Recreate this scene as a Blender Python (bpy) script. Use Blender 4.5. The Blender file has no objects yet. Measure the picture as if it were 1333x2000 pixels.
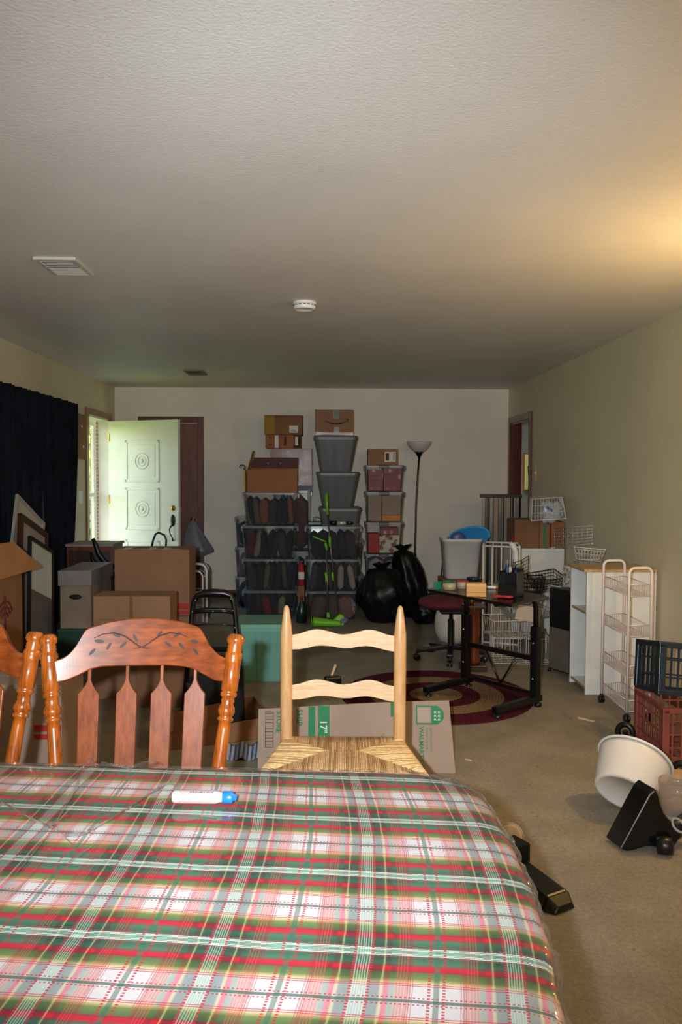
import bpy, math, random
from mathutils import Vector, Matrix, Euler, noise as mnoise

# ------------------------------------------------------------------ camera, world, lights, exposure
sc = bpy.context.scene
col = sc.collection
R = math.radians
H = 1.41                                   # camera height
FPX = 1614.0
cam_d = bpy.data.cameras.new('camera')
cam_d.sensor_fit = 'VERTICAL'
cam_d.sensor_height = 36.0
cam_d.lens = FPX / 2000.0 * 36.0
cam_d.clip_start = 0.05
cam = bpy.data.objects.new('camera', cam_d)
col.objects.link(cam)
cam.location = (0, 0, H)
_p, _y, _r = R(2.45), R(1.33), R(0.2)
_fw = Vector((math.sin(_y) * math.cos(_p), math.cos(_y) * math.cos(_p), -math.sin(_p)))
_r0 = Vector((math.cos(_y), -math.sin(_y), 0))
_u0 = _r0.cross(_fw)
CR = _r0 * math.cos(_r) + _u0 * math.sin(_r)
CU = -_r0 * math.sin(_r) + _u0 * math.cos(_r)
CF = _fw
cam.rotation_euler = Matrix((CR, CU, -CF)).transposed().to_euler()
sc.camera = cam

sc.view_settings.view_transform = 'Standard'
sc.view_settings.look = 'None'
sc.view_settings.gamma = 1.0
sc.view_settings.use_curve_mapping = False
sc.view_settings.exposure = 0.0
sc.cycles.use_denoising = True
sc.cycles.max_bounces = 8
sc.cycles.diffuse_bounces = 4
sc.cycles.glossy_bounces = 3
sc.cycles.transparent_max_bounces = 24
sc.cycles.transmission_bounces = 4
sc.cycles.caustics_reflective = False
sc.cycles.caustics_refractive = False
sc.cycles.sample_clamp_indirect = 6.0

w = bpy.data.worlds.new('world')
sc.world = w
w.use_nodes = True
wn = w.node_tree
bg = wn.nodes['Background']
sky = wn.nodes.new('ShaderNodeTexSky')
sky.sky_type = 'NISHITA'
sky.sun_elevation = R(48)
sky.sun_rotation = R(200)
sky.sun_disc = False
sky.air_density = 1.2
sky.dust_density = 2.0
wn.links.new(sky.outputs[0], bg.inputs[0])
bg.inputs[1].default_value = 0.75

def light(kind, name, loc, power, color, size=0.1, rot=None, **kw):
    d = bpy.data.lights.new(name, kind)
    d.energy = power
    d.color = color
    if kind == 'AREA':
        d.size = size
    elif kind in ('POINT', 'SPOT'):
        d.shadow_soft_size = size
    for k, v in kw.items():
        setattr(d, k, v)
    o = bpy.data.objects.new(name, d)
    o.location = loc
    if rot is not None:
        o.rotation_euler = rot
    col.objects.link(o)
    return o

def aim(v):
    return Vector(v).to_track_quat('-Z', 'Y').to_euler()

# sun over the front yard
light('SUN', 'sun', (0, 0, 20), 11.0, (1, 0.96, 0.88), rot=aim((-0.35, 0.75, -0.9)), angle=R(0.6))
# the camera's own flash, held beside the lens
light('SPOT', 'camera_flash', (-0.11, -0.02, 1.45), 520, (0.87,0.955,1.0), size=0.018,
      rot=aim((0.023, 1, -0.04)), spot_size=R(84), spot_blend=1.0)
# tungsten lamp standing at the right wall, just outside the picture
light('POINT', 'tungsten_lamp', (1.93, 3.3, 1.76), 33, (1,0.64,0.24), size=0.05)
# added soft warm fill behind the photographer, standing in for unseen house lamps
light('AREA', 'rear_warm_fill', (0.95, -2.7, 1.75), 38, (1,0.8,0.6), size=1.0,
      rot=aim((-0.06, 1, 0.03)))
# added faint cool fill behind the photographer; the rear wall has no window
light('AREA', 'rear_cool_fill', (-0.5, -2.75, 1.45), 4, (0.9,0.95,1), size=1.1,
      rot=aim((0.05, 1, 0.25)))
# the open front door: a sampling portal for the sky outside (gives no light of its own)
dl = light('AREA', 'doorway_portal', (-2.60, 9.0, 1.02), 1.0, (1, 1, 1), size=0.95, rot=aim((1, 0, 0)), shape='RECTANGLE')
dl.data.size_y = 2.05
dl.data.cycles.is_portal = True

# ------------------------------------------------------------------ geometry helpers
def srgb(c):
    def f(u):
        u /= 255.0
        return u / 12.92 if u <= 0.04045 else ((u + 0.055) / 1.055) ** 2.4
    return (f(c[0]), f(c[1]), f(c[2]), 1.0)

def ray(px, py):
    return CF * FPX + CR * (px - 666.5) - CU * (py - 1000)

def atY(px, py, Y):
    d = ray(px, py); return Vector((0, 0, H)) + d * (Y / d.y)
def atX(px, py, X):
    d = ray(px, py); return Vector((0, 0, H)) + d * (X / d.x)
def atZ(px, py, z=0.0):
    d = ray(px, py); return Vector((0, 0, H)) + d * ((z - H) / d.z)

def rotm(rx=0, ry=0, rz=0):
    return Euler((rx, ry, rz)).to_matrix()

class MB:
    def __init__(s):
        s.v = []; s.f = []; s.mi = []; s.sm = []
    def add(s, vs, fs, mi=0, smooth=False):
        b = len(s.v)
        s.v += [Vector(v) for v in vs]
        for f in fs:
            s.f.append([b + i for i in f]); s.mi.append(mi); s.sm.append(smooth)
        return s
    def box(s, c, d, r=None, mi=0, top=None):
        """centre c, size d, optional rotation (rx,ry,rz), top = (sx,sy) scale of the upper face"""
        hx, hy, hz = d[0] / 2, d[1] / 2, d[2] / 2
        tx, ty = top if top else (1, 1)
        vs = [(-hx, -hy, -hz), (hx, -hy, -hz), (hx, hy, -hz), (-hx, hy, -hz),
              (-hx * tx, -hy * ty, hz), (hx * tx, -hy * ty, hz), (hx * tx, hy * ty, hz), (-hx * tx, hy * ty, hz)]
        m = rotm(*r) if r else None
        c = Vector(c)
        vs = [(m @ Vector(v) if m else Vector(v)) + c for v in vs]
        return s.add(vs, [(0, 3, 2, 1), (4, 5, 6, 7), (0, 1, 5, 4), (1, 2, 6, 5), (2, 3, 7, 6), (3, 0, 4, 7)], mi)
    def b2(s, a, b, mi=0):
        return s.box([(a[i] + b[i]) / 2 for i in range(3)], [abs(b[i] - a[i]) for i in range(3)], mi=mi)
    def tube(s, path, r, seg=8, mi=0, closed=False, cap=True):
        path = [Vector(p) for p in path]
        n = len(path)
        rs = r if isinstance(r, (list, tuple)) else [r] * n
        vs = []; prev = None
        for i, p in enumerate(path):
            if closed:
                t = path[(i + 1) % n] - path[i - 1]
            else:
                t = path[min(i + 1, n - 1)] - path[max(i - 1, 0)]
            if t.length < 1e-9: t = Vector((0, 0, 1))
            t.normalize()
            if prev is None:
                a = Vector((0, 0, 1)) if abs(t.z) < 0.9 else Vector((1, 0, 0))
                u = t.cross(a).normalized()
            else:
                u = prev - t * prev.dot(t)
                if u.length < 1e-6:
                    a = Vector((0, 0, 1)) if abs(t.z) < 0.9 else Vector((1, 0, 0)); u = t.cross(a)
                u.normalize()
            prev = u
            v2 = t.cross(u)
            for k in range(seg):
                an = 2 * math.pi * k / seg
                vs.append(p + (u * math.cos(an) + v2 * math.sin(an)) * rs[i])
        fs = []
        for i in range(n if closed else n - 1):
            j = (i + 1) % n
            for k in range(seg):
                l = (k + 1) % seg
                fs.append((i * seg + k, i * seg + l, j * seg + l, j * seg + k))
        s.add(vs, fs, mi, True)
        if cap and not closed:
            b = len(s.v) - len(vs)
            s.f.append([b + k for k in range(seg)][::-1]); s.mi.append(mi); s.sm.append(False)
            s.f.append([b + (n - 1) * seg + k for k in range(seg)]); s.mi.append(mi); s.sm.append(False)
        return s
    def rod(s, a, b, r, seg=8, mi=0, r2=None):
        return s.tube([a, b], [r, r if r2 is None else r2], seg, mi)
    def lathe(s, prof, c=(0, 0, 0), seg=24, mi=0, axis=None, cap=True, sx=1, sy=1):
        """prof [(radius, height)], axis = direction the height runs along"""
        c = Vector(c)
        q = Vector((0, 0, 1)).rotation_difference(Vector(axis).normalized()).to_matrix() if axis is not None else None
        vs = []
        for r, h in prof:
            for k in range(seg):
                an = 2 * math.pi * k / seg
                p = Vector((r * math.cos(an) * sx, r * math.sin(an) * sy, h))
                vs.append((q @ p if q else p) + c)
        fs = []
        for i in range(len(prof) - 1):
            for k in range(seg):
                l = (k + 1) % seg
                fs.append((i * seg + k, i * seg + l, (i + 1) * seg + l, (i + 1) * seg + k))
        s.add(vs, fs, mi, True)
        if cap:
            b = len(s.v) - len(vs); n = len(prof)
            if prof[0][0] > 1e-4:
                s.f.append([b + k for k in range(seg)][::-1]); s.mi.append(mi); s.sm.append(False)
            if prof[-1][0] > 1e-4:
                s.f.append([b + (n - 1) * seg + k for k in range(seg)]); s.mi.append(mi); s.sm.append(False)
        return s
    def prism(s, pts, o, u, v, d, mi=0, bend=None):
        """outline pts (a,b) laid on o + a*u + b*v, extruded by vector d"""
        o, u, v, d = Vector(o), Vector(u), Vector(v), Vector(d)
        n = len(pts)
        A = [o + u * a + v * b + (bend(a, b) if bend else Vector()) for a, b in pts]
        s.add(A + [p + d for p in A],
              [tuple(range(n)), tuple(range(2 * n - 1, n - 1, -1))] +
              [(i, n + i, n + (i + 1) % n, (i + 1) % n) for i in range(n)], mi)
        return s
    def strip(s, top, bot, o, u, v, dfun, thick, mi=0):
        """curved slab: top/bot are z(t) samples along u, dfun(a) = offset along d"""
        o, u, v = Vector(o), Vector(u), Vector(v)
        d = u.cross(v).normalized()
        vs = []
        for (a, zt), (_, zb) in zip(top, bot):
            off = dfun(a)
            for zz, th in ((zb, 0), (zt, 0), (zt, thick), (zb, thick)):
                vs.append(o + u * a + v * zz + d * (off + th))
        fs = []; n = len(top)
        for i in range(n - 1):
            for k in range(4):
                l = (k + 1) % 4
                fs.append((i * 4 + k, i * 4 + l, (i + 1) * 4 + l, (i + 1) * 4 + k))
        fs += [(0, 3, 2, 1), tuple((n - 1) * 4 + k for k in (0, 1, 2, 3))]
        return s.add(vs, fs, mi)
    def grid(s, fn, nu, nv, mi=0, smooth=True):
        vs = [fn(i / nu, j / nv) for j in range(nv + 1) for i in range(nu + 1)]
        fs = [(j * (nu + 1) + i, j * (nu + 1) + i + 1, (j + 1) * (nu + 1) + i + 1, (j + 1) * (nu + 1) + i)
              for j in range(nv) for i in range(nu)]
        return s.add(vs, fs, mi, smooth)
    def build(s, name, mats, parent=None, world=True, bevel=0, solid=0, sub=0, kind=None, label=None, fix=True):
        vs = s.v
        if parent is not None and world:
            im = (Matrix.Translation(parent.location) @ parent.rotation_euler.to_matrix().to_4x4()).inverted()
            pp = parent.parent
            if pp is not None:
                im = im @ (Matrix.Translation(pp.location) @ pp.rotation_euler.to_matrix().to_4x4()).inverted()
            vs = [im @ v for v in vs]
        me = bpy.data.meshes.new(name)
        me.from_pydata([tuple(v) for v in vs], [], s.f)
        me.polygons.foreach_set('material_index', s.mi)
        me.polygons.foreach_set('use_smooth', s.sm)
        if not isinstance(mats, (list, tuple)): mats = [mats]
        for m in mats: me.materials.append(m)
        me.validate()
        if fix:
            import bmesh
            bm = bmesh.new(); bm.from_mesh(me)
            bmesh.ops.recalc_face_normals(bm, faces=bm.faces)
            bm.to_mesh(me); bm.free()
        me.update()
        o = bpy.data.objects.new(name, me)
        col.objects.link(o)
        if parent is not None: o.parent = parent
        if solid:
            m = o.modifiers.new('solid', 'SOLIDIFY'); m.thickness = solid; m.offset = 0
        if bevel:
            m = o.modifiers.new('bevel', 'BEVEL'); m.width = bevel; m.segments = 2; m.limit_method = 'ANGLE'; m.angle_limit = R(40)
            m.harden_normals = False
        if sub:
            m = o.modifiers.new('sub', 'SUBSURF'); m.levels = sub; m.render_levels = sub
        if kind: o['kind'] = kind
        if label: o['label'] = label
        return o

def tag(o, label, cat, group=None, kind=None):
    o['label'] = label; o['category'] = cat
    if group: o['group'] = group
    if kind: o['kind'] = kind
    return o

def thing(name, label, cat, loc=(0, 0, 0), rz=0, group=None, rot=None):
    o = bpy.data.objects.new(name, None)
    o.empty_display_size = 0.1
    col.objects.link(o)
    o.location = loc
    o.rotation_euler = rot if rot else (0, 0, rz)
    return tag(o, label, cat, group)

def struct(name, mb, m, parent=None, **k):
    o = mb.build(name, m, parent, **k)
    o['kind'] = 'structure'
    return o

def text(body, parent, name, m, o, u, v, size, align='LEFT', bold=0.0, label=None):
    """flat printed lettering: baseline start o, reading direction u, up direction v"""
    c = bpy.data.curves.new(name, 'FONT')
    c.body = body; c.size = size; c.extrude = 0.0002; c.align_x = align; c.offset = bold; c.resolution_u = 2
    t = bpy.data.objects.new(name, c)
    me = bpy.data.meshes.new_from_object(t)
    bpy.data.objects.remove(t)
    me.materials.clear(); me.materials.append(m)
    u = Vector(u).normalized(); v = Vector(v).normalized(); n = u.cross(v)
    M4 = Matrix((u, v, n)).transposed().to_4x4(); M4.translation = Vector(o)
    if parent is not None:
        P = Matrix.Translation(parent.location) @ parent.rotation_euler.to_matrix().to_4x4()
        M4 = P.inverted() @ M4
    me.transform(M4)
    ob = bpy.data.objects.new(name, me)
    col.objects.link(ob)
    ob.parent = parent
    if label: ob['label'] = label
    return ob

def arc(c, r, a0, a1, n, u=(1, 0, 0), v=(0, 0, 1)):
    c, u, v = Vector(c), Vector(u), Vector(v)
    return [c + u * (r * math.cos(a0 + (a1 - a0) * i / n)) + v * (r * math.sin(a0 + (a1 - a0) * i / n)) for i in range(n + 1)]

# ------------------------------------------------------------------ materials
def new_mat(name):
    m = bpy.data.materials.new(name); m.use_nodes = True
    nt = m.node_tree
    return m, nt, nt.nodes, nt.links, nt.nodes['Principled BSDF']

def mix_col(nt, fac, a, b, mode='MIX'):
    n = nt.nodes.new('ShaderNodeMix'); n.data_type = 'RGBA'; n.blend_type = mode
    for s_, x in ((0, fac), (6, a), (7, b)):
        if isinstance(x, (int, float)): n.inputs[s_].default_value = x
        elif isinstance(x, tuple): n.inputs[s_].default_value = x
        else: nt.links.new(x, n.inputs[s_])
    return n.outputs[2]

def mth(nt, op, a, b=None, c=None):
    n = nt.nodes.new('ShaderNodeMath'); n.operation = op
    for i, x in enumerate((a, b, c)):
        if x is None: continue
        if isinstance(x, (int, float)): n.inputs[i].default_value = x
        else: nt.links.new(x, n.inputs[i])
    return n.outputs[0]

def objco(nt, scale=(1, 1, 1), geo=False):
    tc = nt.nodes.new('ShaderNodeNewGeometry' if geo else 'ShaderNodeTexCoord')
    mp = nt.nodes.new('ShaderNodeMapping'); mp.inputs['Scale'].default_value = scale
    nt.links.new(tc.outputs['Position' if geo else 'Object'], mp.inputs[0])
    return mp.outputs[0]

def noi(nt, vec, scale, detail=3, rough=0.5):
    n = nt.nodes.new('ShaderNodeTexNoise'); n.inputs['Scale'].default_value = scale
    n.inputs['Detail'].default_value = detail; n.inputs['Roughness'].default_value = rough
    nt.links.new(vec, n.inputs['Vector'])
    return n.outputs['Fac']

def ramp(nt, fac, stops, interp='LINEAR'):
    n = nt.nodes.new('ShaderNodeValToRGB'); n.color_ramp.interpolation = interp
    cr = n.color_ramp
    while len(cr.elements) < len(stops): cr.elements.new(0.5)
    for e, (p, c) in zip(cr.elements, stops):
        e.position = p; e.color = c if len(c) == 4 else srgb(c)
    nt.links.new(fac, n.inputs[0])
    return n.outputs[0]

def M(name, c, rough=0.6, metal=0.0, var=0.12, vs=6.0, bump=0.0, bs=60.0, spec=0.5, coat=0.0, stretch=(1, 1, 1), alpha=None):
    m, nt, N, L, P = new_mat(name)
    base = srgb(c)
    P.inputs['Roughness'].default_value = rough
    P.inputs['Metallic'].default_value = metal
    P.inputs['Specular IOR Level'].default_value = spec
    P.inputs['Coat Weight'].default_value = coat
    vec = objco(nt, stretch)
    if var:
        f = noi(nt, vec, vs, 4)
        lo = tuple(x * (1 - var * 2) for x in base[:3]) + (1,)
        hi = tuple(min(1, x * (1 + var * 2)) for x in base[:3]) + (1,)
        L.new(ramp(nt, f, [(0.25, lo), (0.75, hi)]), P.inputs['Base Color'])
    else:
        P.inputs['Base Color'].default_value = base
    if bump:
        b = N.new('ShaderNodeBump'); b.inputs['Strength'].default_value = bump; b.inputs['Distance'].default_value = 0.002
        L.new(noi(nt, vec, bs, 3), b.inputs['Height']); L.new(b.outputs[0], P.inputs['Normal'])
    if alpha is not None:
        tr = N.new('ShaderNodeBsdfTransparent'); mx = N.new('ShaderNodeMixShader')
        mx.inputs[0].default_value = alpha
        L.new(tr.outputs[0], mx.inputs[1]); L.new(P.outputs[0], mx.inputs[2])
        L.new(mx.outputs[0], N['Material Output'].inputs[0])
    return m

def wood(name, light_c, dark_c, rough=0.35, grain=(2.0, 2.0, 0.35), scale=9, coat=0.0, axis_scale=None, bump=0.05, coatr=0.12, spec=0.5):
    m, nt, N, L, P = new_mat(name)
    vec = objco(nt, axis_scale or grain)
    f1 = noi(nt, vec, scale, 5, 0.6)
    wv = N.new('ShaderNodeTexWave'); wv.inputs['Scale'].default_value = scale * 0.8
    wv.inputs['Distortion'].default_value = 6; wv.inputs['Detail'].default_value = 3
    L.new(vec, wv.inputs['Vector'])
    f = mth(nt, 'ADD', mth(nt, 'MULTIPLY', f1, 0.9), mth(nt, 'MULTIPLY', wv.outputs['Fac'], 0.1))
    L.new(ramp(nt, f, [(0.3, dark_c), (0.65, light_c)]), P.inputs['Base Color'])
    P.inputs['Roughness'].default_value = rough
    P.inputs['Coat Weight'].default_value = coat
    P.inputs['Specular IOR Level'].default_value = spec
    P.inputs['Coat Roughness'].default_value = coatr
    b = N.new('ShaderNodeBump'); b.inputs['Strength'].default_value = bump; b.inputs['Distance'].default_value = 0.001
    L.new(f1, b.inputs['Height']); L.new(b.outputs[0], P.inputs['Normal'])
    return m

def schlick(nt, normal=None, f0=0.04):
    g = nt.nodes.new('ShaderNodeNewGeometry'); d = nt.nodes.new('ShaderNodeVectorMath'); d.operation = 'DOT_PRODUCT'
    nt.links.new(g.outputs['Incoming'], d.inputs[0]); nt.links.new(normal if normal is not None else g.outputs['Normal'], d.inputs[1])
    q = mth(nt, 'POWER', mth(nt, 'SUBTRACT', 1.0, mth(nt, 'MINIMUM', mth(nt, 'ABSOLUTE', d.outputs['Value']), 1.0)), 5.0)
    return mth(nt, 'ADD', f0, mth(nt, 'MULTIPLY', q, 1 - f0))

def clear(name, c=(225, 228, 235), fac=0.3, rough=0.15, fres=True):
    """clear or milky plastic / glass: see-through body with a gloss"""
    m, nt, N, L, P = new_mat(name)
    P.inputs['Base Color'].default_value = srgb(c); P.inputs['Roughness'].default_value = rough
    tr = N.new('ShaderNodeBsdfTransparent'); mx = N.new('ShaderNodeMixShader')
    if fres:
        L.new(mth(nt, 'MINIMUM', mth(nt, 'ADD', schlick(nt), fac), 1.0), mx.inputs[0])
    else:
        mx.inputs[0].default_value = fac
    L.new(tr.outputs[0], mx.inputs[1]); L.new(P.outputs[0], mx.inputs[2])
    L.new(mx.outputs[0], N['Material Output'].inputs[0])
    return m

def glossy_film(name, rough=0.04, bump=0.3, bs=18.0, gain=1.0, tint=(1, 1, 1, 1), haze=0.0):
    m, nt, N, L, P = new_mat(name)
    N.remove(P)
    g = N.new('ShaderNodeBsdfGlossy'); g.inputs['Roughness'].default_value = rough
    tr = N.new('ShaderNodeBsdfTransparent'); tr.inputs[0].default_value = tint
    mx = N.new('ShaderNodeMixShader')
    vec = objco(nt)
    b = N.new('ShaderNodeBump'); b.inputs['Strength'].default_value = bump; b.inputs['Distance'].default_value = 0.004
    L.new(noi(nt, vec, bs, 2), b.inputs['Height'])
    L.new(b.outputs[0], g.inputs['Normal'])
    L.new(mth(nt, 'MINIMUM', mth(nt, 'MULTIPLY', schlick(nt, b.outputs[0]), gain), 1.0), mx.inputs[0])
    surf = g.outputs[0]
    if haze:      # the creases of soft film scatter some light
        df = N.new('ShaderNodeBsdfDiffuse'); df.inputs[0].default_value = (0.8, 0.8, 0.8, 1)
        m2 = N.new('ShaderNodeMixShader'); m2.inputs[0].default_value = haze
        L.new(g.outputs[0], m2.inputs[1]); L.new(df.outputs[0], m2.inputs[2]); surf = m2.outputs[0]
    L.new(tr.outputs[0], mx.inputs[1]); L.new(surf, mx.inputs[2])
    L.new(mx.outputs[0], N['Material Output'].inputs[0])
    return m

def wall_paint(name, c, bump=0.25, scale=140, blot=0.06):
    m, nt, N, L, P = new_mat(name)
    b0 = srgb(c)
    vec = objco(nt)
    f = noi(nt, vec, 1.3, 4, 0.6)
    L.new(ramp(nt, f, [(0.3, tuple(x * (1 - blot) for x in b0[:3]) + (1,)), (0.7, tuple(x * (1 + blot) for x in b0[:3]) + (1,))]), P.inputs['Base Color'])
    P.inputs['Roughness'].default_value = 0.55
    P.inputs['Specular IOR Level'].default_value = 0.35
    b = N.new('ShaderNodeBump'); b.inputs['Strength'].default_value = bump; b.inputs['Distance'].default_value = 0.003
    L.new(noi(nt, vec, scale, 3, 0.6), b.inputs['Height']); L.new(b.outputs[0], P.inputs['Normal'])
    return m

m_wall = wall_paint('wall_paint_cream', (233, 222, 208), 0.12)
m_wallside = wall_paint('wall_paint_olive_cream', (218, 208, 178), 0.2)
m_ceil = wall_paint('ceiling_paint', (222, 219, 216), 0.6, 95, 0.05)
m_trim = wood('dark_reddish_trim_wood', (108, 40, 18), (66, 22, 10), 0.35, coat=0.3)
m_trimlight = wood('amber_trim_wood', (150, 86, 28), (104, 54, 14), 0.35, coat=0.3)
m_door = M('door_white_paint', (232, 234, 226), 0.4, var=0.02)
m_dark = M('black_plastic', (16, 16, 17), 0.35, var=0.1)
m_blackmetal = M('black_painted_metal', (13, 13, 14), 0.3, var=0.1)
m_blackmatt = M('black_matt_fabric', (12, 12, 13), 0.9, var=0.2, bump=0.3, bs=200)
m_white = M('white_plastic', (226, 224, 220), 0.35, var=0.03)
m_whitewire = M('white_coated_wire', (216, 212, 206), 0.35, var=0.03)
m_pinkwhite = M('white_enamel_tube', (226, 212, 208), 0.3, var=0.03)
m_greywire = M('grey_coated_wire', (150, 150, 150), 0.4, var=0.05)
m_blackwire = M('black_wire', (22, 20, 20), 0.4, var=0.05)
m_chrome = M('chrome', (214, 210, 204), 0.25, 0.35, var=0)
m_steel = M('dull_steel', (120, 122, 126), 0.35, 0.8, var=0.05)
m_brass = M('brass', (196, 150, 70), 0.25, 1.0, var=0.05)
m_card = M('cardboard', (143, 105, 78), 0.85, var=0.06, vs=5, bump=0.15, bs=150)
m_cardg = M('cardboard_greyish', (162, 140, 124), 0.85, var=0.05, vs=5, bump=0.15, bs=150)
m_cardd = M('cardboard_dark', (128, 88, 60), 0.85, var=0.08, vs=4, bump=0.15, bs=150)
m_cardo = M('cardboard_orange', (150, 94, 56), 0.8, var=0.05, vs=5)
m_cardin = M('cardboard_inside', (104, 70, 46), 0.9, var=0.08)
m_edge = M('cardboard_edge', (176, 140, 104), 0.9, var=0.1, vs=60)
m_tape = M('packing_tape', (196, 176, 120), 0.2, var=0.05, coat=0.5)
m_cleartape = glossy_film('clear_packing_tape', 0.06, 1.0, 50, 0.8, (0.92, 0.88, 0.8, 1))
m_wrap = glossy_film('clear_stretch_wrap', 0.05, 1.0, 34, 0.4, (0.9, 0.9, 0.92, 1))
m_label = M('paper_label_white', (214, 208, 200), 0.6, var=0.02)
m_ink = M('black_print', (30, 27, 25), 0.8, var=0)
m_inkbrown = M('brown_print', (76, 50, 32), 0.8, var=0)
m_green = M('green_print', (46, 128, 84), 0.8, var=0.04)
m_red = M('red_print', (176, 40, 36), 0.7, var=0.05)
m_redfab = M('red_fabric', (150, 26, 34), 0.7, var=0.15)
m_paleprint = M('pale_print', (210, 220, 205), 0.8, var=0)
m_bin = clear('clear_bin_plastic', (110, 115, 124), 0.035, 0.12)
m_binlid = clear('milky_bin_lid', (176, 182, 192), 0.32, 0.2)
m_bincloudy = clear('frosted_tub_plastic', (216, 214, 212), 0.72, 0.3)
m_grey = M('charcoal_grey_plastic', (92, 92, 95), 0.4, var=0.05, bump=0.1, bs=200)
m_teal = M('seafoam_green_plastic', (104, 160, 146), 0.35, var=0.03)
m_purple = M('dark_purple_plastic', (56, 30, 58), 0.4, var=0.03)
m_blue = M('bright_blue_plastic', (20, 120, 186), 0.35, var=0.05)
m_purpleblue = M('dusky_blue_plastic', (66, 74, 140), 0.4, var=0.03)
m_lime = M('lime_green_plastic', (112, 188, 28), 0.35, var=0.03)
m_cream = M('cream_plastic', (206, 186, 166), 0.35, var=0.03)
m_bucket = M('bucket_white_plastic', (226, 216, 204), 0.35, var=0.02)
m_navycr = M('navy_crate_plastic', (22, 34, 48), 0.35, var=0.05)
m_redcr = M('brick_red_crate_plastic', (136, 68, 58), 0.5, var=0.08)
m_maroon = M('maroon_upholstery', (84, 18, 32), 0.85, var=0.15, bump=0.3, bs=200)
m_bag = M('black_bag_film', (9, 9, 10), 0.42, var=0.1, bump=1.0, bs=16, spec=0.35)
m_curtain = M('navy_curtain_cloth', (14, 19, 30), 0.9, var=0.2, bump=0.3, bs=150, spec=0.2)
m_lightpine = wood('pale_birch_wood', (210, 164, 114), (188, 138, 88), 0.4, (1, 1, 1), 10, coat=0.25, axis_scale=(6, 6, 1.2))
m_pineslat = wood('pale_birch_slat_wood', (224, 190, 152), (206, 168, 126), 0.42, (1, 1, 1), 10, coat=0.2, axis_scale=(0.5, 6, 12))
m_oak = wood('honey_oak_varnish', (176, 92, 28), (112, 50, 12), 0.25, coat=0.8, axis_scale=(5, 5, 1.0))
m_oakflat = wood('reddish_oak_panel_varnish', (142, 68, 24), (88, 36, 10), 0.4, coat=0.4, axis_scale=(0.7, 6, 6), coatr=0.2, spec=0.2)
m_oaksplat = wood('reddish_oak_splat_varnish', (138, 70, 32), (100, 46, 18), 0.42, coat=0.25, axis_scale=(9, 9, 1.0), coatr=0.25, spec=0.25)
m_carve = M('dark_stained_carving', (46, 22, 10), 0.6, var=0.1)
m_beech = wood('beech_edge_wood', (206, 168, 118), (176, 134, 86), 0.4, axis_scale=(1, 5, 5))
m_redwood = wood('reddish_brown_wood', (124, 62, 30), (78, 34, 16), 0.4, coat=0.3)
m_darkwood = wood('dark_brown_wood', (64, 36, 22), (34, 18, 12), 0.4, coat=0.3)
m_glass = clear('window_glass', (230, 235, 235), 0.02, 0.02)
# ------------------------------------------------------------------ room shell
XL, XR, YB, YR, ZC = -2.41, 2.19, 9.70, -3.2, 2.44
T = 0.12
def floor_mat():
    m, nt, N, L, P = new_mat('beige_carpet')
    vec = objco(nt)
    f1 = noi(nt, vec, 260, 2, 0.7); f2 = noi(nt, vec, 3.0, 4, 0.6); f3 = noi(nt, vec, 60, 3, 0.6)
    f = mth(nt, 'ADD', mth(nt, 'ADD', mth(nt, 'MULTIPLY', f1, 0.45), mth(nt, 'MULTIPLY', f2, 0.3)), mth(nt, 'MULTIPLY', f3, 0.25))
    c = ramp(nt, f, [(0.3, (104, 96, 84)), (0.5, (150, 140, 124)), (0.7, (186, 176, 158))])
    v = N.new('ShaderNodeTexVoronoi'); v.inputs['Scale'].default_value = 7; L.new(vec, v.inputs['Vector'])
    spot = mth(nt, 'LESS_THAN', v.outputs['Distance'], 0.045)
    c = mix_col(nt, mth(nt, 'MULTIPLY', spot, 0.45), c, srgb((110, 70, 54)))
    st = noi(nt, objco(nt, (1, 0.45, 1)), 2.2, 4, 0.65)
    c = mix_col(nt, mth(nt, 'MULTIPLY', mth(nt, 'GREATER_THAN', st, 0.66), 0.25), c, srgb((92, 80, 64)))
    L.new(c, P.inputs['Base Color'])
    P.inputs['Roughness'].default_value = 0.95; P.inputs['Specular IOR Level'].default_value = 0.1
    b = N.new('ShaderNodeBump'); b.inputs['Strength'].default_value = 0.6; b.inputs['Distance'].default_value = 0.006
    L.new(mth(nt, 'ADD', f1, f3), b.inputs['Height']); L.new(b.outputs[0], P.inputs['Normal'])
    return m
m_floor = floor_mat()
struct('floor', MB().b2((XL - T, YR - T, -0.1), (XR + T, YB + T, 0)), m_floor)
struct('ceiling', MB().b2((XL - T, YR - T, ZC), (XR + T, YB + T, ZC + 0.12)), m_ceil)

def wall_with_holes(name, m, x0, x1, y0, y1, holes, along):
    """axis-aligned wall; holes = [(a0,a1,z0,z1)] along the wall's length"""
    mb = MB()
    lo, hi = (y0, y1) if along == 'y' else (x0, x1)
    cuts = sorted(holes)
    def seg(a, b, z0, z1):
        if b - a < 1e-4 or z1 - z0 < 1e-4: return
        if along == 'y': mb.b2((x0, a, z0), (x1, b, z1))
        else: mb.b2((a, y0, z0), (b, y1, z1))
    p = lo
    for a0, a1, z0, z1 in cuts:
        seg(p, a0, 0, ZC); seg(a0, a1, 0, z0); seg(a0, a1, z1, ZC); p = a1
    seg(p, hi, 0, ZC)
    return struct(name, mb, m)
wall_with_holes('wall_left', m_wallside, XL - T, XL, YR, YB, [(5.3, 7.5, 0.9, 1.98), (8.56, 9.44, 0, 2.04)], 'y')
wall_with_holes('wall_right', m_wallside, XR, XR + T, YR, YB, [(8.66, 9.55, 0, 2.03)], 'y')
wall_with_holes('wall_back', m_wall, XL - T, XR + T, YB, YB + T, [(-2.07, -1.45, 0, 2.03)], 'x')
wall_with_holes('wall_rear', m_wall, XL - T, XR + T, YR - T, YR, [], 'x')

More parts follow.
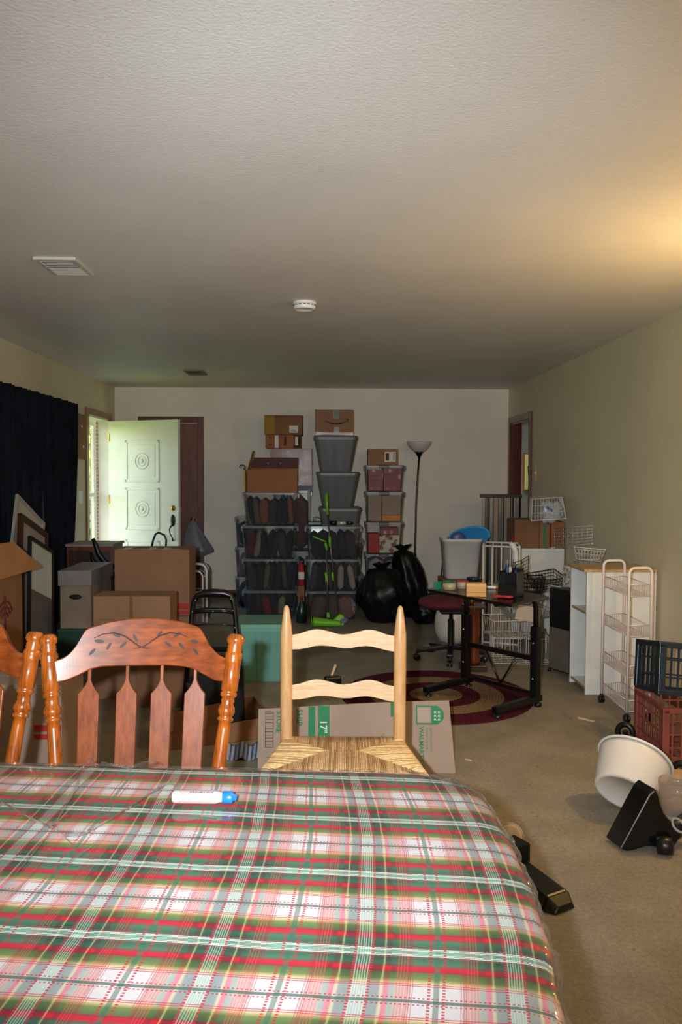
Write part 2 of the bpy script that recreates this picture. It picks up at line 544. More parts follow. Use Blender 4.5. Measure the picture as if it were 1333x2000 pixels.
def casing(name, along, face, a0, a1, z1, out, m, wdt=0.07, th=0.018, z0=0.0):
    """door trim: two jamb boards and a head board on the wall face"""
    mb = MB()
    def bb(p0, p1, q0, q1):
        if along == 'y': mb.b2((face, p0, q0), (face + out * th, p1, q1))
        else: mb.b2((p0, face, q0), (p1, face + out * th, q1))
    bb(a0 - wdt, a0, z0, z1 + wdt); bb(a1, a1 + wdt, z0, z1 + wdt); bb(a0, a1, z1, z1 + wdt)
    bb(a0 - wdt * 0.35, a0, z0, z1); 
    # inner rounded bead
    o = struct(name, mb, m, bevel=0.004)
    return o
casing('trim_1', 'y', XL, 8.56, 9.44, 2.04, 1, m_trimlight)
casing('trim_2', 'x', YB, -2.07, -1.45, 2.03, -1, m_trim)
casing('trim_3', 'y', XR, 8.66, 9.55, 2.03, -1, m_trim)
# jamb linings
struct('trim_4', MB().b2((XL - T, 8.545, 0), (XL, 8.56, 2.04)).b2((XL - T, 9.425, 0), (XL, 9.44, 2.04)).b2((XL - T, 8.56, 2.025), (XL, 9.425, 2.04)), m_white)
struct('trim_5', MB().b2((XR, 8.66, 0), (XR + T, 8.68, 2.03)).b2((XR, 9.53, 0), (XR + T, 9.55, 2.03)).b2((XR, 8.68, 2.01), (XR + T, 9.53, 2.03)), m_trim)
struct('baseboard_back', MB().b2((-1.38, YB - 0.014, 0), (XR, YB, 0.075)), m_trim, bevel=0.003)
struct('baseboard_right', MB().b2((XR - 0.014, YR, 0), (XR, 8.59, 0.075)), m_trim, bevel=0.003)
struct('baseboard_left', MB().b2((XL, YR, 0), (XL + 0.014, 8.49, 0.075)), m_trim, bevel=0.003)

# closet door in the back wall
d2 = struct('door_2', MB().b2((-2.065, YB + 0.03, 0.005), (-1.455, YB + 0.065, 2.025)), m_redwood, bevel=0.002)
struct('closet', MB().b2((-2.2, YB + 0.5, 0), (-1.3, YB + 0.52, 2.2)), m_wall)
kn = MB().lathe([(0.0, 0), (0.012, 0.002), (0.012, 0.03), (0.026, 0.04), (0.03, 0.055), (0.024, 0.07), (0.0, 0.075)], (-1.51, YB + 0.03, 0.90), 16, axis=(0, -1, 0))
k = kn.build('door_knob', m_brass, d2, world=False); k['label'] = 'round brass door knob'

# dark hall beyond the right doorway, with a framed yellowish picture
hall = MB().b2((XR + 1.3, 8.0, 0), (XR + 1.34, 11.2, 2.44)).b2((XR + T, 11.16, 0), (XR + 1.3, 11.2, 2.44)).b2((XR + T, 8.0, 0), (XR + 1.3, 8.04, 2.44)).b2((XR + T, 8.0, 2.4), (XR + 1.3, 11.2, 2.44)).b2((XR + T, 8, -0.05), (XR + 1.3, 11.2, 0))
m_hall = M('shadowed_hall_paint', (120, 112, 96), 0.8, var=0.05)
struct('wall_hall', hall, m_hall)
t = thing('picture_frame', 'small frame with a pale yellow picture in the dark hall through the right doorway', 'picture', (XR + 0.7, 11.13, 1.2))
fx = 2.72
p = MB().b2((fx, 11.11, 1.22), (fx + 0.2, 11.15, 1.74)); p.build('frame', m_trimlight, t)
MB().b2((fx + 0.02, 11.1, 1.24), (fx + 0.18, 11.11, 1.72)).build('picture', M('yellowish_print', (196, 190, 120), 0.6), t)
t = thing('hanging_coat', 'dark jacket hanging in the hall beyond the right doorway', 'jacket', (2.95, 10.9, 0.9))
def coat(u, v):
    a = u * 2 * math.pi
    w_ = 0.16 + 0.05 * v if v < 0.85 else 0.21 * (1 - (v - 0.85) * 4)
    return Vector((2.95 + math.cos(a) * w_ * (1 + 0.08 * math.sin(5 * a)), 10.95 + math.sin(a) * 0.08, 1.3 + v * 0.75 - 0.35))
MB().grid(coat, 30, 10).build('body', m_blackmatt, t)
MB().tube(arc((2.95, 10.95, 1.72), 0.03, -1.2, 3.6, 8), 0.004, 5).build('hook', m_steel, t)

# ---- front door leaf, folded back beside the back wall
hx, hy = XL + 0.01, 9.42
ex, ey = -1.555, 9.06
ang = math.atan2(ey - hy, ex - hx)
LW = math.hypot(ex - hx, ey - hy)
door = thing('front_door_leaf', 'open white front door leaf with square rosette panels, swung in beside the back wall', 'door', (hx, hy, 0), ang)
door.name = 'door_1'; door['kind'] = 'structure'
for k_ in ('category',):
    del door[k_]
MB().b2((0, -0.022, 0.01), (LW, 0.022, 2.025)).build('leaf', m_door, door, world=False, bevel=0.002)
def ring(x, z, r, w_, y=-0.0225):
    return [(r - w_, 0), (r - w_ * 0.7, 0.004), (r - w_ * 0.3, 0.004), (r, 0)]
for i, zc in enumerate((1.575, 1.045, 0.5)):
    x0, x1 = LW / 2 - 0.235, LW / 2 + 0.215
    h_ = 0.235 if i < 2 else 0.2
    mb = MB()
    for (a0, b0, a1, b1) in ((x0, zc - h_, x1, zc - h_ + 0.03), (x0, zc + h_ - 0.03, x1, zc + h_), (x0, zc - h_, x0 + 0.03, zc + h_), (x1 - 0.03, zc - h_, x1, zc + h_)):
        mb.b2((a0, -0.03, b0), (a1, -0.022, b1))
    mb.b2((x0 + 0.055, -0.026, zc - h_ + 0.055), (x1 - 0.055, -0.022, zc + h_ - 0.055))
    mb.build('panel', m_door, door, world=False, bevel=0.004)
    xc = (x0 + x1) / 2
    mb = MB()
    for r_ in (0.088, 0.05):
        mb.tube(arc((xc, -0.028, zc), r_, 0, 2 * math.pi * 23 / 24, 23), 0.006, 6, closed=True)
    mb.lathe([(0.026, 0), (0.024, 0.008), (0.014, 0.013), (0.0, 0.014)], (xc, -0.026, zc), 16, axis=(0, -1, 0))
    mb.build('rosette', m_door, door, world=False)
xh = LW - 0.07
MB().lathe([(0.03, 0), (0.03, 0.008), (0.022, 0.016), (0.0, 0.018)], (xh, -0.022, 1.06), 18, axis=(0, -1, 0)).build('deadbolt', m_brass, door, world=False, label='round brass deadbolt')
mb = MB().lathe([(0.0, 0), (0.028, 0.001), (0.03, 0.006), (0.022, 0.014), (0, 0.016)], (xh, -0.022, 0.925), 20, axis=(0, -1, 0), sx=1, sy=2.2)
mb.tube([(xh - 0.01, -0.04, 0.87), (xh - 0.022, -0.06, 0.83), (xh - 0.018, -0.055, 0.78), (xh + 0.004, -0.04, 0.73), (xh + 0.004, -0.03, 0.70)], [0.009, 0.008, 0.007, 0.007, 0.01], 8)
mb.build('door_handle', m_dark, door, world=False, label='dark handle plate with a curved pull')
mb = MB()
for z in (0.25, 1.1, 1.8): mb.b2((-0.006, -0.03, z), (0.012, 0.03, z + 0.09))
mb.build('hinge', m_brass, door, world=False)

# ---- storm door in the opening
st = thing('storm_door', 'storm', 'door', (XL - T, 9.0, 0))
st.name = 'door_3'; st['kind'] = 'structure'; del st['category']; st['label'] = 'white aluminium storm door with tall glass panes in the front doorway'
xs = XL - T - 0.03
mb = MB()
mb.b2((xs - 0.03, 8.56, 0.0), (xs, 8.60, 2.04)).b2((xs - 0.03, 9.35, 0), (xs, 9.44, 2.04)).b2((xs - 0.03, 8.6, 1.97), (xs, 9.35, 2.04)).b2((xs - 0.03, 8.6, 0), (xs, 9.35, 0.22)).b2((xs - 0.03, 8.6, 1.18), (xs, 9.35, 1.22))
mb.build('frame', m_white, st, bevel=0.003)
MB().b2((xs - 0.018, 8.6, 1.22), (xs - 0.014, 9.35, 1.97)).build('pane', m_glass, st)
MB().b2((xs - 0.018, 8.6, 0.22), (xs - 0.014, 9.35, 1.18)).build('pane', m_glass, st)
# window behind the curtain
wi = thing('window', 'w', 'window', (XL - T, 6.4, 0.9)); wi.name = 'window_1'; wi['kind'] = 'structure'; del wi['category']
wi['label'] = 'wide window mostly hidden behind the navy curtains on the left wall'
mb = MB()
for y in (5.3, 6.38, 7.46): mb.b2((XL - 0.08, y, 0.9), (XL - 0.03, y + 0.04, 1.98))
for z in (0.9, 1.42, 1.94): mb.b2((XL - 0.08, 5.34, z), (XL - 0.03, 7.46, z + 0.04))
mb.build('window_frame', m_white, wi)
MB().b2((XL - 0.06, 5.34, 0.94), (XL - 0.055, 7.46, 1.94)).build('pane', m_glass, wi)

# ---- outside: lawn, shrubs, brick pier
m_lawn = M('sunlit_lawn', (140, 160, 60), 0.9, var=0.25, vs=3)
o = MB().b2((-60, -20, -0.3), (XL - T - 0.02, 70, -0.12)).build('lawn', m_lawn); o['kind'] = 'structure'
def brick_mat():
    m, nt, N, L, P = new_mat('red_brick')
    b = N.new('ShaderNodeTexBrick'); b.inputs['Color1'].default_value = srgb((168, 104, 78)); b.inputs['Color2'].default_value = srgb((140, 78, 58))
    b.inputs['Mortar'].default_value = srgb((190, 180, 166)); b.inputs['Scale'].default_value = 4.5
    tc = N.new('ShaderNodeTexCoord'); mp = N.new('ShaderNodeMapping'); mp.inputs['Rotation'].default_value = (R(90), 0, 0)
    L.new(tc.outputs['Object'], mp.inputs[0]); L.new(mp.outputs[0], b.inputs['Vector']); L.new(b.outputs[0], P.inputs['Base Color'])
    P.inputs['Roughness'].default_value = 0.9
    return m
pier = MB().b2((-3.46, 12.45, -0.12), (-3.38, 12.7, 2.35)).build('brick_pier', brick_mat())
pier['kind'] = 'structure'
struct('porch_roof', MB().b2((-3.3, 5.0, 2.36), (XL - T - 0.02, 13.0, 2.44)), m_white)
m_leaf = M('sunlit_leaves', (150, 186, 70), 0.6, var=0.3, vs=2)
m_leaf2 = M('deep_green_leaves', (84, 128, 44), 0.6, var=0.3, vs=2)
m_bark = M('grey_bark', (96, 84, 70), 0.9, var=0.2)
def leafy(cx, cy, cz, rx, rz_, n, size, label, m, trunk, seed):
    rnd = random.Random(seed)
    t = thing('leafy_tree' if trunk else 'leafy_shrub', label, 'tree' if trunk else 'shrub', (cx, cy, -0.12))
    mb = MB()
    for _ in range(n):
        while True:
            p = Vector((rnd.uniform(-1, 1), rnd.uniform(-1, 1), rnd.uniform(-1, 1)))
            if p.length < 1: break
        c = Vector((cx + p.x * rx, cy + p.y * rx, cz + p.z * rz_))
        u = Vector((rnd.gauss(0, 1), rnd.gauss(0, 1), rnd.gauss(0, 1))).normalized() * size
        v = u.cross(Vector((rnd.gauss(0, 1), rnd.gauss(0, 1), rnd.gauss(0, 1)))).normalized() * size * 0.5
        mb.add([c - u, c + v, c + u, c - v], [(0, 1, 2, 3)])
    mb.build('foliage', m, t, kind='stuff', fix=False)
    mb = MB()
    if trunk:
        mb.tube([(cx, cy, -0.14), (cx + 0.05, cy, cz * 0.5), (cx, cy, cz)], [0.16, 0.12, 0.06], 8)
    else:
        for k in range(4): mb.tube([(cx, cy, -0.14), (cx + 0.3 * math.cos(k * 1.6), cy + 0.3 * math.sin(k * 1.6), cz)], [0.03, 0.015], 6)
    mb.build('trunk' if trunk else 'stem', m_bark, t)
leafy(-6.6, 23.0, 2.6, 2.4, 2.3, 2600, 0.20, 'bright green leafy tree seen through the upper storm door pane', m_leaf, True, 3)
leafy(-5.3, 18.2, 0.5, 1.3, 0.75, 1300, 0.14, 'low green shrub seen through the lower storm door pane', m_leaf2, False, 5)

# ---- ceiling fittings
def vent(name_label, x0, x1, y0, y1, cond, mslat):
    t = thing('ceiling_vent', name_label, 'vent', ((x0 + x1) / 2, (y0 + y1) / 2, ZC))
    f = 0.022
    mb = MB().b2((x0, y0, ZC - 0.014), (x1, y0 + f, ZC)).b2((x0, y1 - f, ZC - 0.014), (x1, y1, ZC)).b2((x0, y0 + f, ZC - 0.014), (x0 + f, y1 - f, ZC)).b2((x1 - f, y0 + f, ZC - 0.014), (x1, y1 - f, ZC))
    mb.build('frame', m_ventm, t, bevel=0.002)
    MB().b2((x0 + f, y0 + f, ZC - 0.003), (x1 - f, y1 - f, ZC - 0.001)).build('backing', m_ventdark, t)
    n = 9
    for i in range(n):
        y = y0 + f + (y1 - y0 - 2 * f) * (i + 0.5) / n
        MB().box(((x0 + x1) / 2, y, ZC - 0.009), (x1 - x0 - 2 * f, (y1 - y0 - 2 * f) / n * 0.95, 0.0015), (R(32 if i < 5 else -25), 0, 0)).build('slat', m_ventm, t)
m_ventm = M('vent_enamel', (196, 196, 186), 0.4, var=0.03)
m_ventdark = M('vent_duct_dark', (60, 58, 52), 0.8, var=0)
vent('square metal louvred ceiling vent, the larger one near the left wall', -1.365, -1.165, 3.97, 4.29, 0, m_ventm)
m_ventm = M('vent_enamel_brown', (120, 108, 90), 0.5, var=0.03)
vent('small brownish ceiling vent near the back wall, the farther of the two', -1.345, -1.165, 8.08, 8.44, 0, m_ventm)
t = thing('smoke_detector', 'round white smoke detector on the middle of the ceiling', 'smoke detector', (-0.105, 4.94, ZC))
MB().lathe([(0.068, 0), (0.070, -0.004), (0.070, -0.012), (0.066, -0.015)], (-0.105, 4.94, ZC), 32).build('base', m_white, t)
MB().lathe([(0.064, -0.015), (0.066, -0.018), (0.066, -0.036), (0.06, -0.044), (0.056, -0.044), (0.05, -0.038), (0.0, -0.038)], (-0.105, 4.94, ZC), 32).build('cover', m_white, t)
mb = MB()
for k in range(16):
    a = 2 * math.pi * k / 16
    mb.box((-0.105 + 0.0665 * math.cos(a), 4.94 + 0.0665 * math.sin(a), ZC - 0.021), (0.002, 0.016, 0.004), (0, 0, a))
mb.build('slot', m_ink, t)

# ---- switches and wall panel
def switch(px, py, X, outx, label, m, two, w_=0.075, h_=0.12):
    c = atX(px, py, X)
    t = thing('light_switch', label, 'light switch', c)
    MB().box((X + outx * 0.003, c.y, c.z), (0.006, w_, h_)).build('plate', m, t, bevel=0.0015)
    for k in (range(2) if two else [0]):
        dy = (k - 0.5) * 0.045 if two else 0
        MB().box((X + outx * 0.009, c.y + dy, c.z + 0.005), (0.012, 0.012, 0.026), (0, R(15), 0)).build('toggle', m_white, t)
switch(157, 971, XL, 1, 'white double light switch plate on the left wall by the front door', m_white, True, 0.12)
switch(1048, 924, XR, -1, 'brass switch plate on the right wall beside the doorway', m_brass, False, 0.075, 0.17)
t = thing('wall_panel', 'flat tan cardboard panel fixed to the left wall between curtain and front door', 'panel', (XL, 8.2, 1.6))
MB().b2((XL, 7.9, 1.575), (XL + 0.02, 8.46, 2.02)).build('sheet', M('tan_board', (150, 112, 62), 0.8), t)
mb = MB()
for (y, z) in ((8.1, 1.85), (8.3, 1.9), (8.35, 1.7)): mb.box((XL + 0.022, y, z), (0.004, 0.03, 0.02))
mb.build('tape', m_white, t)

# ---- curtains and rod
def curtain(label, ya, yb, z0, z1, pull, seed):
    t = thing('window_curtain', label, 'curtain', (XL + 0.07, (ya + yb) / 2, z0), group='curtains on the left wall')
    def f(u, v):
        z = z0 + (z1 - z0) * v
        k = (1 - v) ** 1.5 * pull
        y = ya + (yb - ya) * u
        yc = (ya + yb) / 2
        if seed == 1: y = yb - (yb - y) * (1 + 0.0 * k)
        else: y = ya + (y - ya) * (1 - k * 0.22) + 0.025 * math.sin(v * 5) * (1 - u)
        ph = u * (yb - ya) / 0.115 * math.pi * 2 / 1.0
        return Vector((XL + 0.09 + 0.028 * math.sin(ph) + 0.012 * math.sin(ph * 0.43 + 3 * v + seed), y, z))
    MB().grid(f, int((yb - ya) * 90), 26).build('cloth', m_curtain, t, fix=False, solid=0.002)
curtain('navy curtain panel nearest the front door, gathered at its foot', 6.93, 7.86, 0.12, 2.085, 1.0, 2)
curtain('wide navy curtain panel nearest the camera, at the left edge', 4.4, 6.92, 0.12, 2.085, 0.3, 1)
t = thing('curtain_rod', 'thin dark curtain rod above the navy curtains', 'curtain rod', (XL + 0.085, 6.2, 2.11))
MB().rod((XL + 0.03, 4.3, 2.06), (XL + 0.03, 7.85, 2.06), 0.007, 8).build('rod', m_dark, t)
MB().b2((XL, 4.5, 2.052), (XL + 0.028, 4.52, 2.068)).b2((XL, 7.8, 2.052), (XL + 0.028, 7.82, 2.068)).build('bracket', m_dark, t)
# ------------------------------------------------------------------ dining table, cloth, vinyl cover
TC = Vector((-0.63, 1.36, 0)); TA = R(-4.5); THX, THY = 0.90, 0.52; TZ = 0.750
def tloc(p, q, z=0.0):
    return Vector((TC.x + p * math.cos(TA) - q * math.sin(TA), TC.y + p * math.sin(TA) + q * math.cos(TA), z))
table = thing('dining_table', 'dining table hidden under the red and green plaid cloth in the foreground', 'table', TC, TA)
def rrect(hx, hy, r, n=6, bulge=0.0):
    pts = []
    for cx, cy, a0 in ((hx - r, hy - r, 0), (-hx + r, hy - r, 90), (-hx + r, -hy + r, 180), (hx - r, -hy + r, 270)):
        for i in range(n + 1):
            a = R(a0 + 90 * i / n)
            pts.append((cx + r * math.cos(a), cy + r * math.sin(a)))
    return [(x * (1 + bulge * (1 - (y / hy) ** 2)), y) for x, y in pts]
MB().prism(rrect(THX - 0.02, THY - 0.02, 0.12, 6, 0.05), (0, 0, 0.722), (1, 0, 0), (0, 1, 0), (0, 0, 0.026)).build('tabletop', m_oak, table, world=False)
MB().b2((-0.78, -0.43, 0.65), (0.78, -0.41, 0.72)).b2((-0.78, 0.41, 0.65), (0.78, 0.43, 0.72)).b2((-0.81, -0.40, 0.65), (-0.79, 0.40, 0.72)).b2((0.79, -0.40, 0.65), (0.81, 0.40, 0.72)).build('apron', m_oak, table, world=False)
for sx in (-1, 1):
    for sy in (-1, 1):
        MB().lathe([(0.022, 0), (0.03, 0.02), (0.026, 0.06), (0.034, 0.2), (0.024, 0.3), (0.036, 0.42), (0.03, 0.52), (0.042, 0.56), (0.042, 0.72)], (sx * 0.80, sy * 0.42, 0), 16).build('leg', m_oak, table, world=False)

def cloth_point(p, q, z0, off, drop, wr=0.0):
    """fabric point (p,q) in table coordinates -> draped position"""
    r = 0.12
    qx = abs(p) - (THX - r); qy = abs(q) - (THY - r)
    b = (1 + 0.06 * max(0, 1 - (min(abs(q), THY) / THY) ** 2))
    ox, oy = max(qx, 0), max(qy, 0)
    d = math.hypot(ox, oy) - r if (qx > 0 and qy > 0) else max(qx, qy) - r
    if d <= 0:
        P = tloc(p * b, q); P.z = z0 + off
        e = max(0.0, 1 + d / 0.035)
        P.z -= 0.006 * e * e
        nx, ny = 0, 0
    else:
        if qx > 0 and qy > 0:
            L_ = math.hypot(qx, qy); nx, ny = qx / L_ * (1 if p > 0 else -1), qy / L_ * (1 if q > 0 else -1)
        elif qx > qy: nx, ny = (1 if p > 0 else -1), 0
        else: nx, ny = 0, (1 if q > 0 else -1)
        ep, eq = p - nx * d, q - ny * d
        rad = 0.022
        s = min(d, rad * 1.4)
        a = s / rad
        out = rad * math.sin(a) + off
        dn = rad * (1 - math.cos(a)) + max(0, d - rad * 1.4)
        fold = 0.010 * math.sin((ep * (1 - abs(nx)) + eq * (1 - abs(ny))) * 38) * min(1, dn / 0.1)
        ca = abs(nx * ny) * 2
        out += fold + 0.03 * min(1, dn / 0.25) * (0.5 + ca)
        P = tloc((ep + nx * out) * (b if abs(nx) > 0 or True else 1), eq + ny * out)
        P.z = z0 + off - 0.006 - dn
    return P

def make_cloth(name, z0, off, drop, step, mats, parent=None, wrinkle=None, **k):
    hx, hy = THX + drop, THY + drop
    nx, ny = int(2 * hx / step), int(2 * hy / step)
    vs = []; att = []
    for j in range(ny + 1):
        for i in range(nx + 1):
            p = -hx + 2 * hx * i / nx; q = -hy + 2 * hy * j / ny
            P = cloth_point(p, q, z0, off, drop)
            F_ = tloc(p * 1.03, q)
            if wrinkle: P = wrinkle(P)
            vs.append(P); att.append(((F_.x - 0.065 * (F_.y - 1.236) + 0.05) / 0.202, (F_.y + 0.115 * F_.x - 1.0213) / 0.2193, 0.0))
    fs = [(j * (nx + 1) + i, j * (nx + 1) + i + 1, (j + 1) * (nx + 1) + i + 1, (j + 1) * (nx + 1) + i) for j in range(ny) for i in range(nx)]
    mb = MB(); mb.add(vs, fs, 0, True)
    o = mb.build(name, mats, parent, fix=False, **k)
    a = o.data.attributes.new('fabric', 'FLOAT_VECTOR', 'POINT')
    a.data.foreach_set('vector', [c for t3 in att for c in t3])
    return o

def plaid_mat():
    m, nt, N, L, P = new_mat('red_green_plaid_cloth')
    at = N.new('ShaderNodeAttribute'); at.attribute_name = 'fabric'
    sp = N.new('ShaderNodeSeparateXYZ'); L.new(at.outputs['Vector'], sp.inputs[0])
    gco = objco(nt, (1, 1, 1), geo=True)
    wob = noi(nt, gco, 5, 2)
    U = mth(nt, 'ADD', sp.outputs[0], mth(nt, 'MULTIPLY', mth(nt, 'SUBTRACT', wob, 0.5), 0.06))
    V = mth(nt, 'ADD', sp.outputs[1], mth(nt, 'MULTIPLY', mth(nt, 'SUBTRACT', noi(nt, gco, 4.0, 2), 0.5), 0.06))
    def fold(x):   # 0 at the thin line, 1 half a period away
        fr = mth(nt, 'FRACT', x)
        return mth(nt, 'MULTIPLY', mth(nt, 'SUBTRACT', 0.5, mth(nt, 'ABSOLUTE', mth(nt, 'SUBTRACT', fr, 0.5))), 2.0)
    a = fold(V); b = fold(U)
    fine_v = mth(nt, 'FRACT', mth(nt, 'MULTIPLY', U, 60)); fine_h = mth(nt, 'FRACT', mth(nt, 'MULTIPLY', V, 60))
    W = (218, 213, 215)
    row = ramp(nt, a, [(0.0, W), (0.28, W), (0.335, (230, 210, 180)), (0.375, (196, 180, 130)), (0.43, (118, 138, 78)),
                       (0.55, (92, 116, 74)), (0.585, (150, 50, 60)), (0.61, (204, 32, 56)), (0.67, (204, 36, 60)), (0.71, (110, 90, 80)),
                       (0.74, (78, 124, 98)), (0.86, (58, 104, 82)), (0.90, (70, 118, 96)), (0.93, (92, 146, 122)), (1.0, (104, 158, 134))])
    cl = ramp(nt, b, [(0.0, (255, 255, 255)), (0.31, (255, 252, 252)), (0.36, (252, 214, 212)), (0.44, (250, 212, 206)), (0.54, (230, 214, 204)),
                      (0.565, (198, 218, 206)), (0.61, (196, 214, 206)), (0.63, (250, 170, 184)), (0.68, (246, 160, 176)), (0.70, (236, 232, 200)),
                      (0.73, (226, 226, 204)), (0.75, (176, 190, 188)), (0.87, (170, 186, 186)), (0.905, (212, 228, 218)), (1.0, (212, 228, 218))])
    c = mix_col(nt, 1.0, row, cl, 'MULTIPLY')
    def band(x, p, wd):
        return mth(nt, 'LESS_THAN', mth(nt, 'ABSOLUTE', mth(nt, 'SUBTRACT', x, p)), wd)
    def over(c, mask, color, op):
        return mix_col(nt, mth(nt, 'MULTIPLY', mask, op), c, srgb(color))
    # orange and red pin stripes along the cloth (columns)
    for p_ in (0.40, 0.44, 0.48, 0.52): c = over(c, band(b, p_, 0.008), (214, 92, 96), 0.38)
    for p_ in (0.31, 0.345, 0.375): c = over(c, band(b, p_, 0.0055), (178, 44, 72), 0.6)
    c = over(c, band(b, 0.715, 0.011), (236, 206, 160), 0.32)
    for p_ in (0.915, 0.95, 0.985): c = over(c, band(b, p_, 0.008), (226, 240, 230), 0.3)
    c = over(c, band(b, 0.0, 0.036), (58, 108, 88), 0.62)
    # row lines
    for p_, o_ in ((0.288, 0.75), (0.326, 0.75)): c = over(c, band(a, p_, 0.0085), (190, 40, 72), o_)
    c = over(c, band(a, 0.0, 0.028), (52, 96, 82), 0.8)
    for p_ in (0.925, 0.955): c = over(c, band(a, p_, 0.0085), (226, 238, 230), 0.85)
    c = over(c, band(a, 0.985, 0.006), (200, 222, 208), 0.5)
    du = mth(nt, 'LESS_THAN', mth(nt, 'FRACT', mth(nt, 'MULTIPLY', U, 34)), 0.5)
    dv = mth(nt, 'LESS_THAN', mth(nt, 'FRACT', mth(nt, 'MULTIPLY', V, 36)), 0.52)
    for p_ in (0.075, 0.885): c = over(c, mth(nt, 'MULTIPLY', band(b, p_ + (0.02 if p_ < 0.5 else 0), 0.020), dv), (196, 30, 58), 0.9)
    for p_ in (0.062, 0.895): c = over(c, mth(nt, 'MULTIPLY', band(a, p_, 0.013), du), (190, 36, 60), 0.8)
    # weave
    wv = noi(nt, at.outputs['Vector'], 220, 2, 0.7)
    c = mix_col(nt, 0.16, c, ramp(nt, wv, [(0.35, (120, 120, 120)), (0.65, (255, 255, 255))]), 'MULTIPLY')
    L.new(c, P.inputs['Base Color'])
    P.inputs['Roughness'].default_value = 0.85; P.inputs['Specular IOR Level'].default_value = 0.15
    bp = N.new('ShaderNodeBump'); bp.inputs['Strength'].default_value = 0.25; bp.inputs['Distance'].default_value = 0.002
    L.new(mth(nt, 'ADD', wv, mth(nt, 'MULTIPLY', noi(nt, gco, 9, 3), 2.0)), bp.inputs['Height']); L.new(bp.outputs[0], P.inputs['Normal'])
    return m
m_plaid = plaid_mat()
cl_ = make_cloth('tablecloth', TZ + 0.001, 0.0, 0.26, 0.014, m_plaid)
tag(cl_, 'red, green and white plaid cloth spread over the dining table', 'tablecloth')

RID = []
for pts in ([(176, 1492), (150, 1560), (105, 1640), (40, 1720)], [(0, 1580), (50, 1610), (112, 1640), (130, 1660)],
            [(330, 1540), (240, 1600), (170, 1640), (112, 1645)], [(200, 1500), (255, 1510), (300, 1490)],
            [(92, 1650), (84, 1700), (30, 1760)], [(215, 1615), (195, 1655), (150, 1690)]):
    RID.append([atZ(x, y, TZ + 0.004) for x, y in pts])
def seg_d(P, A, B):
    ab = B - A; t_ = max(0, min(1, ((P.x - A.x) * ab.x + (P.y - A.y) * ab.y) / (ab.x ** 2 + ab.y ** 2)))
    return math.hypot(P.x - A.x - ab.x * t_, P.y - A.y - ab.y * t_)
def vinyl_wr(P):
    if P.z > TZ - 0.01:
        P = P.copy()
        h = 0
        if P.x < 0.0:
            for k, r_ in enumerate(RID):
                d = min(seg_d(P, r_[i], r_[i + 1]) for i in range(len(r_) - 1))
                h = max(h, (0.019 - 0.0018 * k) * math.exp(-(d / 0.0085) ** 2))
        n = mnoise.noise(Vector((P.x * 9, P.y * 9, 0.3))) * 0.5 + 0.5
        P.z += h + 0.0016 * n * n
        if P.z < TZ + 0.0035 and P.x > 0:
            n2 = mnoise.noise(Vector((P.x * 70, P.y * 40, 0.7)))
            P.z += 0.0022 * n2; P.x += 0.002 * n2
    else:
        P = P.copy()
        n = mnoise.noise(Vector((P.x * 26, P.y * 26, P.z * 14)))
        n2 = mnoise.noise(Vector((P.x * 60, P.y * 60, P.z * 40)))
        P.x += 0.007 * n + 0.004 * n2; P.y += 0.003 * n; 
    return P
m_vinyl = glossy_film('clear_vinyl_sheet', 0.04, 0.5, 12, 1.15, (0.985, 0.985, 0.985, 1), haze=0.16)
vc = make_cloth('vinyl_cover', TZ + 0.001, 0.004, 0.20, 0.0065, m_vinyl, wrinkle=vinyl_wr)
tag(vc, 'creased clear vinyl sheet covering the plaid tablecloth', 'table cover')

# glue marker lying on the vinyl
pa = atZ(337, 1557, TZ + 0.021); pb = atZ(466, 1559, TZ + 0.021)
ax = (pb - pa); PL = ax.length; ax.normalize()
pen = thing('glue_pen', 'white glue pen with a pink lined label and bright blue cap lying on the table', 'glue pen', (pa.x, pa.y, TZ + 0.008), math.atan2(ax.y, ax.x))
PR = 0.0128
z0 = PR + 0.0015
def lp(prof, name, m, **k):
    return MB().lathe(prof, (0, 0, z0), 24, axis=(1, 0, 0)).build(name, m, pen, world=False, **k)
sc_ = PL / 0.135
def X_(a): return a * sc_
lp([(0.0, 0), (0.0095, 0.0005), (0.0115, X_(.002)), (PR, X_(.006)), (PR, X_(.088)), (PR * .97, X_(.09)), (0.0105, X_(.098)), (0.0095, X_(.104))], 'barrel', M('glossy_white_barrel', (176, 166, 166), 0.45, var=0.02, spec=0.3))
def labelmat():
    m, nt, N, L, P = new_mat('pink_lined_label')
    tc = N.new('ShaderNodeTexCoord'); s_ = N.new('ShaderNodeSeparateXYZ'); L.new(tc.outputs['Object'], s_.inputs[0])
    f = mth(nt, 'FRACT', mth(nt, 'MULTIPLY', s_.outputs[0], 400))
    L.new(mix_col(nt, mth(nt, 'MULTIPLY', mth(nt, 'GREATER_THAN', f, 0.6), 0.5), srgb((176, 160, 158)), srgb((164, 112, 120))), P.inputs['Base Color'])
    P.inputs['Roughness'].default_value = 0.3
    return m
lp([(PR + .0002, X_(.016)), (PR + .0004, X_(.0165)), (PR + .0004, X_(.082)), (PR + .0002, X_(.0825))], 'label', labelmat())
lp([(0.0102, X_(.103)), (0.0118, X_(.104)), (0.0118, X_(.122)), (0.0105, X_(.124)), (0.007, X_(.1245)), (0.0068, X_(.131)), (0.0, X_(.132))], 'cap', M('sky_blue_cap', (30, 110, 200), 0.3, var=0.02), label='bright blue screw cap')
